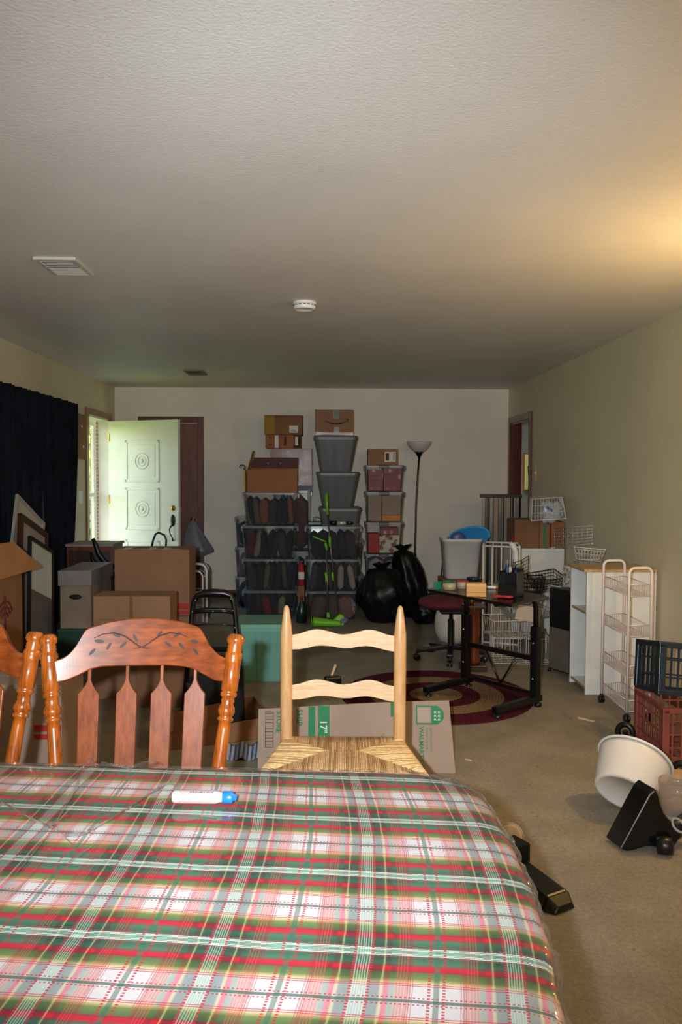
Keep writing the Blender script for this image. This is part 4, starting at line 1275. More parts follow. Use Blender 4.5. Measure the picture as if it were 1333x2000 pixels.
# white tubular frames by the back wall
for k, (px, yy, lab) in enumerate(((396, 7.9, 'white tubular folding frame right of the tallest box'), (404, 8.15, 'grey tubular folding frame just behind the white one'))):
    t = thing('folding_frame', lab, 'folding frame', (-1.17 + .06 * k, yy, 0))
    xr = atY(404 + 5 * k, 1150, yy).x; xl = xr - .30; zt = .57 - .02 * k
    mm = m_white if k == 0 else m_steel
    rr = .07
    path = [(xl, yy, 0.01), (xl, yy, zt - rr)] + [(xl + rr - rr * math.cos(a_), yy, zt - rr + rr * math.sin(a_)) for a_ in [i * math.pi / 12 for i in range(1, 7)]] + \
           [(xr - rr + rr * math.sin(a_), yy, zt - rr + rr * math.cos(a_)) for a_ in [i * math.pi / 12 for i in range(0, 7)]] + [(xr, yy, 0.01)]
    MB().tube(path, .011, 8).build('tube', mm, t)
    p2_ = [(x_ * .72 + (xl + xr) / 2 * .28, y_ + .03, z_ * .87) for x_, y_, z_ in path]
    p2_[0] = (p2_[0][0], yy + .03, 0.01); p2_[-1] = (p2_[-1][0], yy + .03, 0.01)
    MB().tube(p2_, .008, 8).build('tube', mm, t)
    for z in (.12, .3): MB().rod((xl, yy, z), (xr, yy, z), .006, 6).build('crossbar', mm, t)
    MB().rod((xl, yy, .45), (xl + .084, yy + .03, .45), .006, 6).rod((xr, yy, .45), (xr - .042, yy + .03, .45), .006, 6).build('link', mm, t)

# black step stool / folding ladder
t = thing('step_ladder', 'black tubular folding step stool with riveted crossbars right of the cardboard boxes', 'step stool', (-.64, 4.9, 0))
def lad(px, py, Y=4.9): return atY(px, py, Y)
path = [lad(372, 1245), lad(375, 1200), lad(379, 1175), lad(386, 1163), lad(398, 1159), (lad(418, 1158)), lad(438, 1159), lad(450, 1163), lad(456, 1175), lad(460, 1205), lad(463, 1245)]
lft = path[0]; rgt = path[-1]
path = [Vector((lft.x - .03, 4.8, .01))] + path + [Vector((rgt.x + .03, 4.8, .01))]
MB().tube(path, [.015] * 3 + [.016, .019, .024, .026, .024, .019, .016] + [.015] * 3, 12).build('frame', m_blackmetal, t)
def bar(y, r_, y2=None, nm='crossbar'):
    a_, b_ = lad(378 - (y - 1185) * .08, y), lad(457 + (y - 1185) * .08, y)
    return MB().tube([a_, a_.lerp(b_, .3) + Vector((0, 0, .008)), a_.lerp(b_, .7) + Vector((0, 0, .008)), b_], r_, 10)
bar(1193, .013).build('crossbar', m_blackmetal, t); bar(1196, .012).build('crossbar', m_blackmetal, t)
bar(1222, .005).build('crossbar', m_blackmetal, t)
rv = MB()
for x_, y_ in ((382, 1172), (450, 1170), (376, 1195), (416, 1194), (455, 1193), (459, 1226)):
    p_ = lad(x_, y_, 4.875); rv.lathe([(.004, 0), (.003, .003), (0, .004)], p_, 10, axis=(0, -1, 0))
rv.build('rivet', m_chrome, t)
for zz_, yy_ in ((.42, 4.86), (.22, 4.82)):
    MB().box((-.642, yy_ - .06, zz_), (.26, .2, .03)).build('tread', m_dark, t, bevel=.006)
for s in (-1, 1):
    MB().rod((-.642 + s * .14, 5.16, .01), (-.642 + s * .125, 4.92, .52), .011, 8).build('rear_leg', m_blackmetal, t)
# black tool bag with yellow strip
t = thing('tool_bag', 'black tool bag with a yellow trim strip behind the right half of the oak chair', 'tool bag', (-.56, 4.76, 0))
MB().box((-.585, 4.66, .17), (.30, .07, .34), top=(.94, .8)).build('body', m_blackmatt, t, bevel=.02)
MB().box((-.66, 4.66, .345), (.15, .05, .018)).build('trim', M('yellow_plastic', (214, 172, 30), .4), t, bevel=.004)
MB().tube(arc((-.57, 4.66, .32), .07, .2, 2.94, 10), .008, 8).build('handle', m_dark, t)
# seafoam tote
def tote(name, label, cat, x0, x1, y0, y1, z0, z1, taper, m, mlid=None, group=None, ribs=0, lidh=.03, rimw=.012, handle=True):
    t = thing(name, label, cat, ((x0 + x1) / 2, (y0 + y1) / 2, z0), group=group)
    cx_, cy_ = (x0 + x1) / 2, (y0 + y1) / 2; hx, hy, h = (x1 - x0) / 2, (y1 - y0) / 2, z1 - z0
    k = taper
    def ringp(s_, z):
        return [Vector((cx_ + a * s_, cy_ + b * s_ * 1.0, z)) for a, b in rrect(hx, hy, min(hx, hy) * .22, 4)]
    def shell(f0, z0_, f1, z1_, inner=.003):
        A0, A1 = ringp(f0, z0_), ringp(f1, z1_)
        n_ = len(A0); mb_ = MB()
        mb_.add(A0 + A1, [(i, (i + 1) % n_, n_ + (i + 1) % n_, n_ + i) for i in range(n_)] + [tuple(range(n_))[::-1]], 0, False)
        return mb_
    b_ = shell(k, z0 + .002, .965, z1 - lidh)
    b_.build('body', m, t, solid=.002)
    A0, A1, A2 = ringp(1.0, z1 - lidh), ringp(1.0, z1 - lidh * .4), ringp(.965, z1)
    n_ = len(A0); mb_ = MB()
    A3 = ringp(.96, z1 - lidh)
    mb_.add(A3 + A0 + A1 + A2, [(r_ * n_ + i, r_ * n_ + (i + 1) % n_, (r_ + 1) * n_ + (i + 1) % n_, (r_ + 1) * n_ + i) for r_ in range(3) for i in range(n_)] + [tuple(3 * n_ + i for i in range(n_))])
    mb_.build('lid', mlid or m, t)
    if ribs:
        mb_ = MB()
        for i in range(ribs):
            x = cx_ + (i - (ribs - 1) / 2) * hx * 1.7 / ribs
            xb = cx_ + (x - cx_) * k
            mb_.prism([(0, 0), (1, 0), (1, 1), (0, 1)], (0, 0, 0), (0, 0, 0), (0, 0, 0), (0, 0, 0)) if False else None
            w_ = hx * .12
            yb, yt = cy_ - hy * k, cy_ - hy * .965
            mb_.add([(xb - w_ * k, yb - .001, z0 + .02), (xb + w_ * k, yb - .001, z0 + .02), (x + w_, yt - .001, z1 - lidh - .02), (x - w_, yt - .001, z1 - lidh - .02),
                     (xb - w_ * k, yb - .008, z0 + .02), (xb + w_ * k, yb - .008, z0 + .02), (x + w_, yt - .008, z1 - lidh - .02), (x - w_, yt - .008, z1 - lidh - .02)],
                    [(4, 5, 6, 7), (0, 4, 7, 3), (1, 2, 6, 5), (3, 7, 6, 2), (0, 1, 5, 4)])
        mb_.build('rib', m, t)
    return t
tote('lidded_tote', 'seafoam green lidded tote standing on the carpet left of the ladder-back chair', 'storage tote', -.60, -.245, 5.60, 6.02, 0, .40, .82, m_teal, ribs=3, lidh=.05)
# wooden-handled brush on the carpet
t = thing('hand_brush', 'black hand brush with a wooden handle lying behind the ladder-back chair', 'brush', (.07, 5.5, 0))
a_, b_ = atY(643, 1334, 5.52), atY(656, 1298, 5.58)
MB().rod(a_, b_, .014, 4, r2=.012).build('handle', m_pineslat, t, bevel=.004)
MB().box((.075, 5.5, .035), (.11, .06, .07), (0, 0, .3)).build('head', m_dark, t, bevel=.01)
MB().tube([(.12, 5.49, .02), (.16, 5.47, .012), (.19, 5.48, .008)], .006, 6).build('hook', m_brass, t)

# ------------------------------------------------------------------ stacks at the back wall
rndc = random.Random(11)
DARKS = [(30, 32, 36), (44, 44, 46), (26, 28, 34), (60, 58, 54), (36, 38, 44), (90, 84, 74), (52, 42, 40), (24, 24, 26)]
cl_mats = {}
def cmat(c):
    if c not in cl_mats: cl_mats[c] = M('folded_cloth_%d' % len(cl_mats), tuple(x * .74 for x in c), .9, var=.12, vs=10)
    return cl_mats[c]
def clothes(label, x0, x1, y0, y1, z0, z1, cols, group=None, upright=True):
    """rounded garments packed upright side by side"""
    mb = MB(); mats = []
    n = len(cols); x = x0
    ws = [rndc.uniform(.7, 1.4) for _ in cols]; S = sum(ws)
    for i, c in enumerate(cols):
        w_ = (x1 - x0) * ws[i] / S
        lean = rndc.uniform(-.025, .025)
        mats.append(cmat(c))
        hh = (z1 - z0) * rndc.uniform(.9, 1.0)
        def f(u, v, x=x, w_=w_, lean=lean, hh=hh):
            a = 2 * math.pi * u
            ca, sa = math.cos(a), math.sin(a)
            sx_ = math.copysign(abs(ca) ** .4, ca); sy_ = math.copysign(abs(sa) ** .3, sa)
            zf = v
            e = (1 - abs(2 * v - 1) ** 8) ** .35 if 0 < v < 1 else 0
            return Vector((x + w_ / 2 + sx_ * w_ * .54 * e + lean * (2 * v - 1), (y0 + y1) / 2 + sy_ * (y1 - y0) / 2 * (.93 + .07 * e), z0 + hh * zf + .006 * math.sin(3 * a)))
        mb.grid(f, 16, 8, mi=i)
        x += w_
    o = mb.build('folded_clothes', mats, None, fix=True)
    tag(o, label, 'clothes', group, 'stuff')
    return o
def bin_(label, x0, x1, y0, z0, z1, cols=None, clabel=None, d=.42, taper=.86, lid=None, latch=None, body=None, lidh=.022, what='clothes'):
    t = tote('storage_bin', label, 'storage bin', x0, x1, y0, y0 + d, z0, z1, taper, body or m_bin, lid or m_binlid, lidh=lidh)
    # corner latches and front lip
    for s in (-1, 1):
        cxx = (x0 + x1) / 2 + s * (x1 - x0) / 2 * .99
        MB().box((cxx, y0 + d * .3, z1 - lidh - .012), (.018, .07, .05)).build('latch', latch or m_binlid, t, bevel=.004)
    if latch:
        MB().box(((x0 + x1) / 2 - .01, y0 - .004, z1 - lidh * .8), (.10, .012, .035)).build('latch', latch, t, bevel=.004, label='dark purple front latch')
    if cols:
        w_ = (x1 - x0) * (1 - taper) / 2 + .018
        clothes(clabel, x0 + w_, x1 - w_, y0 + d * (1 - taper) / 2 + .02, y0 + d - .05, z0 + .008, z1 - lidh - .015, cols)
    return t
# column A (left), bins of folded clothes
ya = 8.25
zA = [0.003, .316, .584, .917]
zA = [0.0, .275, .583, .917, 1.25]
bin_('clear bin at the bottom of the left bin column', -.80, -.24, ya, 0.0, .263, [(30, 30, 32), (52, 40, 40), (140, 30, 40), (34, 40, 40), (150, 140, 120), (26, 26, 28)], 'dark clothes with a red piece in the lowest bin of the left column')
bin_('clear bin second from the bottom of the left bin column', -.80, -.235, ya, .265, .582, [(60, 60, 62), (34, 36, 40), (112, 104, 86), (30, 34, 42), (38, 38, 38), (100, 92, 78), (40, 44, 46)], 'grey and tan clothes in the second bin up of the left column')
bin_('clear bin third from the bottom of the left bin column', -.81, -.24, ya, .584, .916, [(96, 24, 36), (150, 140, 118), (34, 34, 38), (28, 30, 34), (40, 42, 48), (56, 64, 76), (30, 30, 34)], 'maroon, cream and charcoal clothes in the third bin up of the left column')
bin_('clear bin on top of the left bin column, under the open brown carton', -.80, -.235, ya, .918, 1.25, [(26, 30, 28), (110, 92, 74), (150, 92, 54), (70, 62, 54), (40, 40, 44), (30, 32, 40), (150, 96, 50)], 'brown and black clothes in the top bin of the left column')
# column C (just behind, left)
for k, (z0, z1, cols, lab) in enumerate(((0, .335, [(40, 44, 66), (60, 60, 80)], 'lowest'), (.337, .655, [(120, 106, 98), (96, 84, 80)], 'middle'), (.657, .98, [(40, 42, 66), (70, 70, 96)], 'top'))):
    bin_('narrow clear bin, %s of the three peeping out left of the left bin column' % lab, -.93, -.60, 8.78, z0, z1, cols, 'bluish clothes in the %s of the three bins at far left' % lab if k != 1 else 'taupe clothes in the middle of the three bins at far left', d=.4)
# column B (middle)
yb_ = 8.05
bin_('clear bin at the bottom of the middle bin column, behind the green mop head', -.155, .36, yb_, 0, .285, [(104, 84, 66), (96, 78, 60), (150, 110, 90)], 'brown paper parcel and cloth in the lowest bin of the middle column')
bin_('clear bin in the middle of the middle bin column, with white-striped dark cloth', -.165, .38, yb_, .287, .60, [(70, 78, 84), (22, 22, 24), (26, 26, 30), (84, 70, 58), (24, 24, 26), (190, 176, 160), (24, 24, 26), (186, 170, 156)], 'black clothes with two cream stripes in the middle bin of the middle column')
bin_('clear bin on top of the middle bin column, below the grey totes', -.165, .39, yb_, .602, .925, [(24, 26, 28), (20, 22, 24), (30, 30, 34), (34, 38, 56), (60, 50, 48)], 'black and navy clothes in the top bin of the middle column')
# coloured confetti bag inside bottom bin front and pink ball
t = thing('gift_wrap', 'pink and multicoloured printed bag showing at the right of the lowest middle bin', 'bag', (.27, 8.08, .01))
def conf():
    m, nt, N, L, P = new_mat('multicolour_print')
    v = N.new('ShaderNodeTexVoronoi'); v.inputs['Scale'].default_value = 60; L.new(objco(nt), v.inputs['Vector'])
    L.new(mix_col(nt, .55, v.outputs['Color'], srgb((150, 80, 90))), P.inputs['Base Color']); P.inputs['Roughness'].default_value = .3
    return m
def blob(cx_, cy_, cz, rx, ry, rz_, amp=.12, fr=3.0, nu=24, nv=14, seed=0.0, flat=True):
    def f(u, v):
        a = 2 * math.pi * u; b = math.pi * v
        d_ = Vector((math.sin(b) * math.cos(a), math.sin(b) * math.sin(a), -math.cos(b)))
        k = 1 + amp * (mnoise.noise(d_ * fr + Vector((seed, 0, 0))) + .5 * mnoise.noise(d_ * fr * 2.3 + Vector((seed, 5, 0))))
        p_ = Vector((cx_ + d_.x * rx * k, cy_ + d_.y * ry * k, cz + d_.z * rz_ * k))
        if flat: p_.z = max(p_.z, cz - rz_ * .96)
        return p_
    return MB().grid(f, nu, nv)
blob(.27, 8.16, .115, .075, .05, .10, .1, 3).build('body', conf(), t)
blob(.27, 8.16, .215, .03, .03, .015, .1, 3).build('neck', m_redfab, t)
# bottle, extinguisher between columns
carton('narrow brown carton in the gap between the two bin columns, under the red cylinder', -.232, -.168, 8.02, 8.13, 0, .345, m_cardd)
t = thing('fire_extinguisher', 'small red cylinder with a white label in the gap between the two bin columns', 'fire extinguisher', (-.2, 8.07, .346))
MB().lathe([(.026, 0), (.031, .004), (.031, .17), (.026, .2), (.013, .215), (.013, .225)], (-.2, 8.07, .346), 20).build('body', m_redfab, t)
MB().lathe([(.0315, .06), (.032, .061), (.032, .13), (.0315, .131)], (-.2, 8.07, .346), 20).build('label', m_label, t)
MB().b2((-.216, 8.06, .571), (-.184, 8.08, .588)).build('valve', m_dark, t, bevel=.003)
t = thing('plastic_jug', 'dark green jug standing on the floor before the gap between the two bin columns', 'jug', (-.195, 7.94, 0))
MB().lathe([(.045, 0), (.052, .01), (.052, .12), (.03, .19), (.016, .22), (.016, .25)], (-.195, 7.94, .001), 20).build('body', M('dark_bottle_green', (24, 44, 40), .25), t)
MB().lathe([(.018, .235), (.02, .237), (.02, .256), (0, .257)], (-.195, 7.94, .001), 16).build('cap', m_redfab, t)
# things on the top of column A
t = thing('open_carton', 'open brown carton with a dark red inside, on top of the left bin column', 'cardboard box', (-.49, 8.45, 1.25))
x0, x1, y0, y1, z0, z1 = -.745, -.245, 8.27, 8.60, 1.252, 1.475
MB().b2((x0, y0, z0), (x1, y0 + .006, z1)).b2((x0, y0, z0), (x0 + .006, y1, z1)).b2((x1 - .006, y0, z0), (x1, y1, z1)).b2((x0, y1 - .006, z0), (x1, y1, z1 + .02)).b2((x0, y0, z0), (x1, y1, z0 + .006)).build('body', m_cardo, t, bevel=.002)
MB().add([(x0, y1, z1 + .02), (x1, y1, z1 + .02), (x1, y1 + .02, z1 + .13), (x0 + .04, y1 + .02, z1 + .13)], [(0, 1, 2, 3)]).build('flap', M('dark_red_board', (74, 26, 22), .6), t, solid=.005, label='dark red flap')
MB().add([(x0, y0, z1), (x0, y1, z1), (x0 + .04, y1, z1 + .20), (x0 + .035, y0 + .2, z1 + .19)], [(0, 1, 2, 3)]).build('flap', m_edge, t, solid=.005)
mb = MB()
for x in (-.56, -.43): mb.lathe([(.007, 0), (.005, .004), (0, .005)], (x, y1 + .004, z1 + .07), 10, axis=(0, -1, 0))
mb.build('stud', m_chrome, t)
t = thing('tape_measure', 'yellow and black strap tool hooked beside the open carton on the left bin column', 'tool', (-.765, 8.3, 1.25))
MB().b2((-.785, 8.28, 1.252), (-.765, 8.40, 1.475)).build('body', M('yellow_strap', (190, 160, 30), .5), t, bevel=.004)
MB().tube(arc((-.80, 8.3, 1.50), .024, -.6, 3.4, 10), .005, 6).build('hook', m_dark, t)
MB().rod((-.775, 8.3, 1.476), (-.785, 8.3, 1.486), .006).build('neck', m_dark, t)
# second row: wrapped carton on bins behind column A's right part
bin_('dim clear bin behind the left bin column, second row, lower', -.52, -.12, 8.72, 0, .62, [(44, 50, 60), (60, 44, 40)], 'blue and brown clothes in the lower second-row bin', d=.42)
bin_('clear bin with a white rim behind the top left bin, second row', -.52, -.11, 8.72, .622, 1.262, [(44, 56, 76), (40, 50, 68), (110, 70, 56)], 'blue and brown clothes in the upper second-row bin', d=.42)
t = carton('tan carton wrapped in glossy film behind the open carton', -.545, -.105, 8.72, 9.1, 1.264, 1.70, m_card)
MB().b2((-.55, 8.715, 1.262), (-.10, 9.105, 1.706)).build('stretch_wrap', m_wrap, t)
face_box(t, (-.30, 8.714, 1.264), (-.106, 8.714, 1.315), M('navy_print', (30, 36, 66), .5), 'print')
t = carton('small carton with printed side labels, under the topmost left carton', -.60, -.225, 8.78, 9.05, 1.708, 1.85, m_cardo)
face_box(t, (-.50, 8.78, 1.712), (-.46, 8.78, 1.845), m_label, 'label'); face_box(t, (-.405, 8.78, 1.735), (-.375, 8.78, 1.83), m_inkbrown, 'print'); face_box(t, (-.30, 8.78, 1.71), (-.226, 8.78, 1.848), M('dark_brown_print', (66, 34, 22), .8), 'print'); face_box(t, (-.285, 8.779, 1.74), (-.255, 8.779, 1.83), m_label, 'label')
for z in (1.75, 1.815): MB().add([(-.565, 8.7785, z), (-.54, 8.7785, z), (-.552, 8.7785, z + (.015 if z > 1.8 else -.015))], [(0, 1, 2)]).build('arrow_print', m_ink, t, fix=False)
t = carton('brown carton with a yellow band and white shipping label, topmost of the left stack', -.61, -.21, 8.76, 9.08, 1.852, 2.055, m_cardd, tape=None)
face_box(t, (-.608, 8.76, 1.855), (-.50, 8.76, 2.048), M('mustard_print', (150, 116, 40), .8), 'print')
face_box(t, (-.345, 8.759, 1.872), (-.255, 8.759, 1.945), m_label, 'label')
MB().b2((-.33, 8.7565, 1.885), (-.27, 8.758, 1.89)).build('print', m_inkbrown, t)
MB().b2((-.33, 8.7565, 1.90), (-.28, 8.758, 1.904)).build('print', m_inkbrown, t)
MB().b2((-.5, 8.755, 2.035), (-.38, 8.759, 2.042)).build('seam', m_inkbrown, t)
# grey totes
bin_('dim clear bin hidden behind the middle bin column, lower', -.08, .44, 8.62, 0, .37, [(60, 60, 64)], 'grey clothes in the lower bin behind the middle column', d=.5)
bin_('dim clear bin hidden behind the middle bin column, upper', -.08, .44, 8.62, .372, .742, [(60, 60, 64)], 'grey clothes in the upper bin behind the middle column', d=.5)
tote('grey_tote', 'charcoal grey lidded tote, lowest of the three stacked grey totes', 'storage tote', -.035, .415, 8.62, 9.08, .744, 1.088, .76, m_grey, ribs=3, lidh=.04)
tote('grey_tote', 'charcoal grey lidded tote, middle of the three stacked grey totes', 'storage tote', -.065, .395, 8.62, 9.08, 1.09, 1.462, .70, m_grey, ribs=3, lidh=.04)
tote('grey_tote', 'charcoal grey lidded tote, top of the stack and under the box with a curved arrow', 'storage tote', -.09, .375, 8.62, 9.08, 1.464, 1.838, .70, m_grey, ribs=3, lidh=.04)
t = carton('brown carton with a black curved arrow smile, on top of the grey totes', -.075, .325, 8.64, 8.98, 1.84, 2.105, m_card)
xc = .15
face_box(t, (xc - .035, 8.64, 2.01), (xc + .03, 8.64, 2.105), M('black_glossy_tape', (26, 28, 32), .15), 'tape')
face_box(t, (xc - .025, 8.64, 1.875), (xc + .03, 8.64, 1.925), M('black_glossy_tape2', (30, 32, 36), .15), 'tape')
mb = MB()
P_ = [(-.125, .0), (-.09, -.018), (-.04, -.034), (.01, -.038), (.06, -.03), (.10, -.012), (.122, .008)]
mb.tube([(xc + a_ - .005, 8.638, 1.995 + b_) for a_, b_ in P_], [.001, .004, .006, .0065, .006, .004, .002], 6)
mb.tube([(xc + .085, 8.638, 2.01), (xc + .125, 8.638, 2.012), (xc + .118, 8.638, 1.975)], .0035, 6)
mb.build('arrow_print', m_ink, t, label='black curved arrow')
MB().b2((-.077, 8.636, 1.84), (.327, 8.6375, 1.875)).build('tape', m_cleartape, t)
# small things on top of middle column lid
t = thing('hair_dryer', 'small black appliance with a looped cord on the middle bin column', 'appliance', (-.07, 8.2, .927))
MB().b2((-.14, 8.15, .928), (.0, 8.25, .965)).build('body', m_dark, t, bevel=.008)
MB().tube([(-.08, 8.2, .965), (-.085, 8.2, 1.0), (-.05, 8.2, 1.01), (-.01, 8.2, .985), (0.0, 8.2, .95)], .004, 6).build('cord', m_dark, t)
t = thing('hair_tongs', 'black and silver rod appliance lying on the middle bin column', 'appliance', (.18, 8.2, .927))
MB().rod((.08, 8.2, .95), (.15, 8.2, .948), .022, 12).build('grip', m_dark, t)
MB().rod((.15, 8.2, .948), (.24, 8.2, .948), .018, 12).build('barrel', m_chrome, t)
MB().rod((.24, 8.2, .948), (.31, 8.2, .948), .02, 12, r2=.014).build('tip', m_dark, t)
# column D (right)
yd = 8.6; dd = .34
m_patt = None
bin_('clear bin at the bottom of the right bin column, behind the black bags', .45, .86, yd, 0, .295, [(90, 86, 84), (120, 110, 100)], 'greyish things in the lowest bin of the right column', d=dd, latch=m_purple)
bin_('clear bin second from the bottom of the right bin column', .45, .86, yd, .297, .602, [(190, 186, 190), (170, 166, 170)], 'white plastic bags in the second bin up of the right column', d=dd, latch=m_purple)
bin_('clear bin with red and flowered boxes, in the middle of the right bin column', .455, .86, yd, .604, .934, None, None, d=dd, latch=m_purple)
bin_('clear bin with brown boxes and an orange strip, fourth up in the right column', .45, .865, yd, .936, 1.254, None, None, d=dd, latch=m_purple)
bin_('clear bin with red and white patterned contents, top of the right column', .445, .865, yd, 1.256, 1.532, None, None, d=dd, latch=m_purple)
def inbox(name, label, cat, x0, x1, y0, y1, z0, z1, m, lid=True):
    t = thing(name, label, cat, ((x0 + x1) / 2, (y0 + y1) / 2, z0))
    h = z1 - z0
    MB().b2((x0, y0, z0), (x1, y1, z0 + h * .72)).build('body', m, t, bevel=.002)
    MB().b2((x0 - .002, y0 - .002, z0 + h * .72), (x1 + .002, y1 + .002, z1)).build('lid', m, t, bevel=.002)
    return t
def flower():
    m, nt, N, L, P = new_mat('poinsettia_print')
    v = N.new('ShaderNodeTexVoronoi'); v.inputs['Scale'].default_value = 16; L.new(objco(nt), v.inputs['Vector'])
    nz = noi(nt, objco(nt), 40, 2)
    d_ = mth(nt, 'ADD', v.outputs['Distance'], mth(nt, 'MULTIPLY', mth(nt, 'SUBTRACT', nz, .5), .7))
    L.new(ramp(nt, d_, [(.2, (140, 40, 44)), (.34, (150, 60, 56)), (.38, (120, 124, 84)), (.46, (206, 196, 168)), (1, (212, 204, 178))]), P.inputs['Base Color'])
    P.inputs['Roughness'].default_value = .6
    return m
def redprint():
    m, nt, N, L, P = new_mat('red_white_print')
    v = N.new('ShaderNodeTexVoronoi'); v.inputs['Scale'].default_value = 13; v.feature = 'F1'; L.new(objco(nt), v.inputs['Vector'])
    L.new(ramp(nt, v.outputs['Distance'], [(.0, (206, 190, 186)), (.22, (190, 120, 120)), (.3, (140, 34, 46)), (1, (110, 24, 38))]), P.inputs['Base Color'])
    P.inputs['Roughness'].default_value = .5
    return m
m_flower, m_redp = flower(), redprint()
ybx = yd + .035
inbox('gift_box', 'plain red box at left in the bin of flowered boxes', 'box', .49, .60, ybx, ybx + .2, .612, .815, m_red)
inbox('gift_box', 'cream box with red flowers in the middle bin of the right column', 'box', .605, .815, ybx, ybx + .2, .612, .80, m_flower)
inbox('gift_box', 'small red box lying across the flowered one in the right column', 'box', .62, .80, ybx + .01, ybx + .18, .804, .88, m_redp)
inbox('small_carton', 'narrow taupe carton at left in the fourth bin of the right column', 'box', .485, .625, ybx, ybx + .2, .944, 1.21, m_cardg)
inbox('small_carton', 'wider taupe carton at right in the fourth bin of the right column', 'box', .632, .825, ybx, ybx + .2, 1.012, 1.21, m_cardg)
inbox('flat_box', 'bright orange flat box at the bottom of the fourth bin of the right column', 'box', .632, .825, ybx, ybx + .2, .944, 1.010, M('orange_board', (210, 130, 34), .6))
inbox('gift_box', 'red and white patterned box at left in the top right-column bin', 'box', .485, .64, ybx, ybx + .2, 1.264, 1.485, m_redp)
inbox('gift_box', 'red and white patterned box at right in the top right-column bin', 'box', .646, .825, ybx, ybx + .2, 1.264, 1.50, m_redp)
t = carton('small brown carton with a torn white label on top of the right bin column', .48, .79, 8.63, 8.86, 1.534, 1.698, m_card, tape=m_cleartape)
face_box(t, (.655, 8.63, 1.565), (.77, 8.63, 1.67), m_label, 'label')
MB().b2((.665, 8.627, 1.58), (.70, 8.6288, 1.655)).b2((.745, 8.627, 1.575), (.75, 8.6288, 1.66)).b2((.757, 8.627, 1.575), (.76, 8.6288, 1.66)).build('print', m_inkbrown, t)
# black bags
def rubbish(label, cx_, cy_, rx, ry, h, seed, topx=0):
    t = thing('rubbish_bag', label, 'rubbish bag', (cx_, cy_, 0), group=None)
    def f(u, v):
        a = 2 * math.pi * u
        prof = (math.sin(math.pi * min(1, v * .8 + .12)) ** .55) if v < .98 else .1
        prof *= 1 + .05 * mnoise.noise(Vector((math.cos(a) * 5, math.sin(a) * 5, v * 9 + seed * 3)))
        if v < .03: prof *= .75
        k = 1 + .16 * mnoise.noise(Vector((math.cos(a) * 1.6, math.sin(a) * 1.6, v * 3 + seed))) + .05 * math.sin(9 * a + seed + v * 7)
        return Vector((cx_ + topx * v * v + math.cos(a) * rx * prof * k, cy_ + math.sin(a) * ry * prof * k, h * v + .012 * mnoise.noise(Vector((a, v * 6, seed))) * (v > .05)))
    MB().grid(f, 48, 26).build('body', m_bag, t, fix=False)
    tx, tz = cx_ + topx * .96, h
    def g(u, v):
        a = 2 * math.pi * u
        return Vector((tx + math.cos(a) * (.025 + .05 * v * (1 + .4 * math.sin(5 * a))), cy_ + math.sin(a) * (.025 + .04 * v), tz - .02 + .06 * v + .015 * math.sin(4 * a) * v))
    MB().grid(g, 30, 4).build('knot', m_bag, t, fix=False)
rubbish('squat full black rubbish bag in front of the right bin column', .60, 7.98, .235, .2, .53, 1.0, -.02)
rubbish('tall slim black rubbish bag beside the floor lamp', .905, 8.28, .16, .17, .68, 7.0, -.09)
rubbish('low slumped black rubbish bag at the foot of the tall one', 1.0, 7.92, .14, .14, .22, 3.0, .0)
# torchiere
LX = 1.075; LY = 9.15
t = thing('floor_lamp', 'black torchiere floor lamp with a white bowl shade against the back wall', 'floor lamp', (LX, LY, 0))
MB().lathe([(.125, 0), (.13, .008), (.12, .02), (.03, .035), (.012, .05)], (LX - .03, LY, 0), 28).build('base', m_blackmetal, t)
MB().tube([(LX - .03, LY, .03), (LX - .035, LY, .6), (LX - .03, LY, 1.1), (LX - .012, LY, 1.45), (LX, LY, 1.62)], .010, 10).build('pole', m_blackmetal, t)
MB().lathe([(.010, 1.60), (.014, 1.63), (.04, 1.672), (.052, 1.685), (.045, 1.686)], (LX, LY, 0), 24).build('socket', m_blackmetal, t)
MB().lathe([(.03, 1.684), (.06, 1.69), (.10, 1.725), (.128, 1.765), (.14, 1.798), (.136, 1.798), (.124, 1.766), (.096, 1.73), (.05, 1.698)], (LX, LY, 0), 36, cap=False).build('shade', clear('frosted_white_bowl', (214, 206, 200), .93, .3), t)
# green mop and broom
t = thing('spray_mop', 'lime green flat mop leaning on the middle bin column', 'mop', (.05, 7.8, 0))
tp_, md_, bt_ = atY(638, 964, 8.02), atY(645, 1075, 7.95), atY(659, 1190, 7.86)
A1, A2 = atY(638, 964, 8.0), atY(640, 1005, 7.99)
MB().rod(A1, A2, .013, 10).build('grip', m_lime, t)
B1 = atY(660, 1192, 7.86)
MB().tube([A2, atY(645, 1060, 7.96), B1], .0065, 8).build('pole', m_steel, t)
MB().rod(atY(644, 1047, 7.95), atY(645, 1068, 7.94), .013, 10).build('collar', m_lime, t)
MB().rod(atY(650, 1118, 7.9), atY(651, 1134, 7.9), .012, 10).build('collar', m_lime, t)
mb = MB().box((B1.x + .02, 7.84, .05), (.13, .10, .10), (0, R(25), 0), top=(.4, .5)); mb.build('head', m_lime, t, bevel=.01)
blob(.205, 7.84, .035, .05, .05, .035, .3, 6).build('pad', M('grey_blue_fibre', (110, 116, 150), .9, var=.3, vs=40), t)
t = thing('broom', 'lime green broom with a wide rounded head on the carpet', 'broom', (.05, 7.72, 0))
C1, C2_ = atY(638, 1068, 7.84), atY(641, 1196, 7.74)
MB().rod(C1, C2_, .006, 8).build('pole', m_steel, t)
MB().rod(atY(636, 1060, 7.84), C1 + Vector((.004, 0, -.03)), .012, 10).build('grip', m_lime, t)
MB().rod(atY(612, 1048, 7.86), atY(637, 1058, 7.84), .008, 8).build('handle', m_lime, t)
MB().rod(atY(637, 1118, 7.8), atY(638, 1136, 7.79), .012, 10).build('collar', m_lime, t)
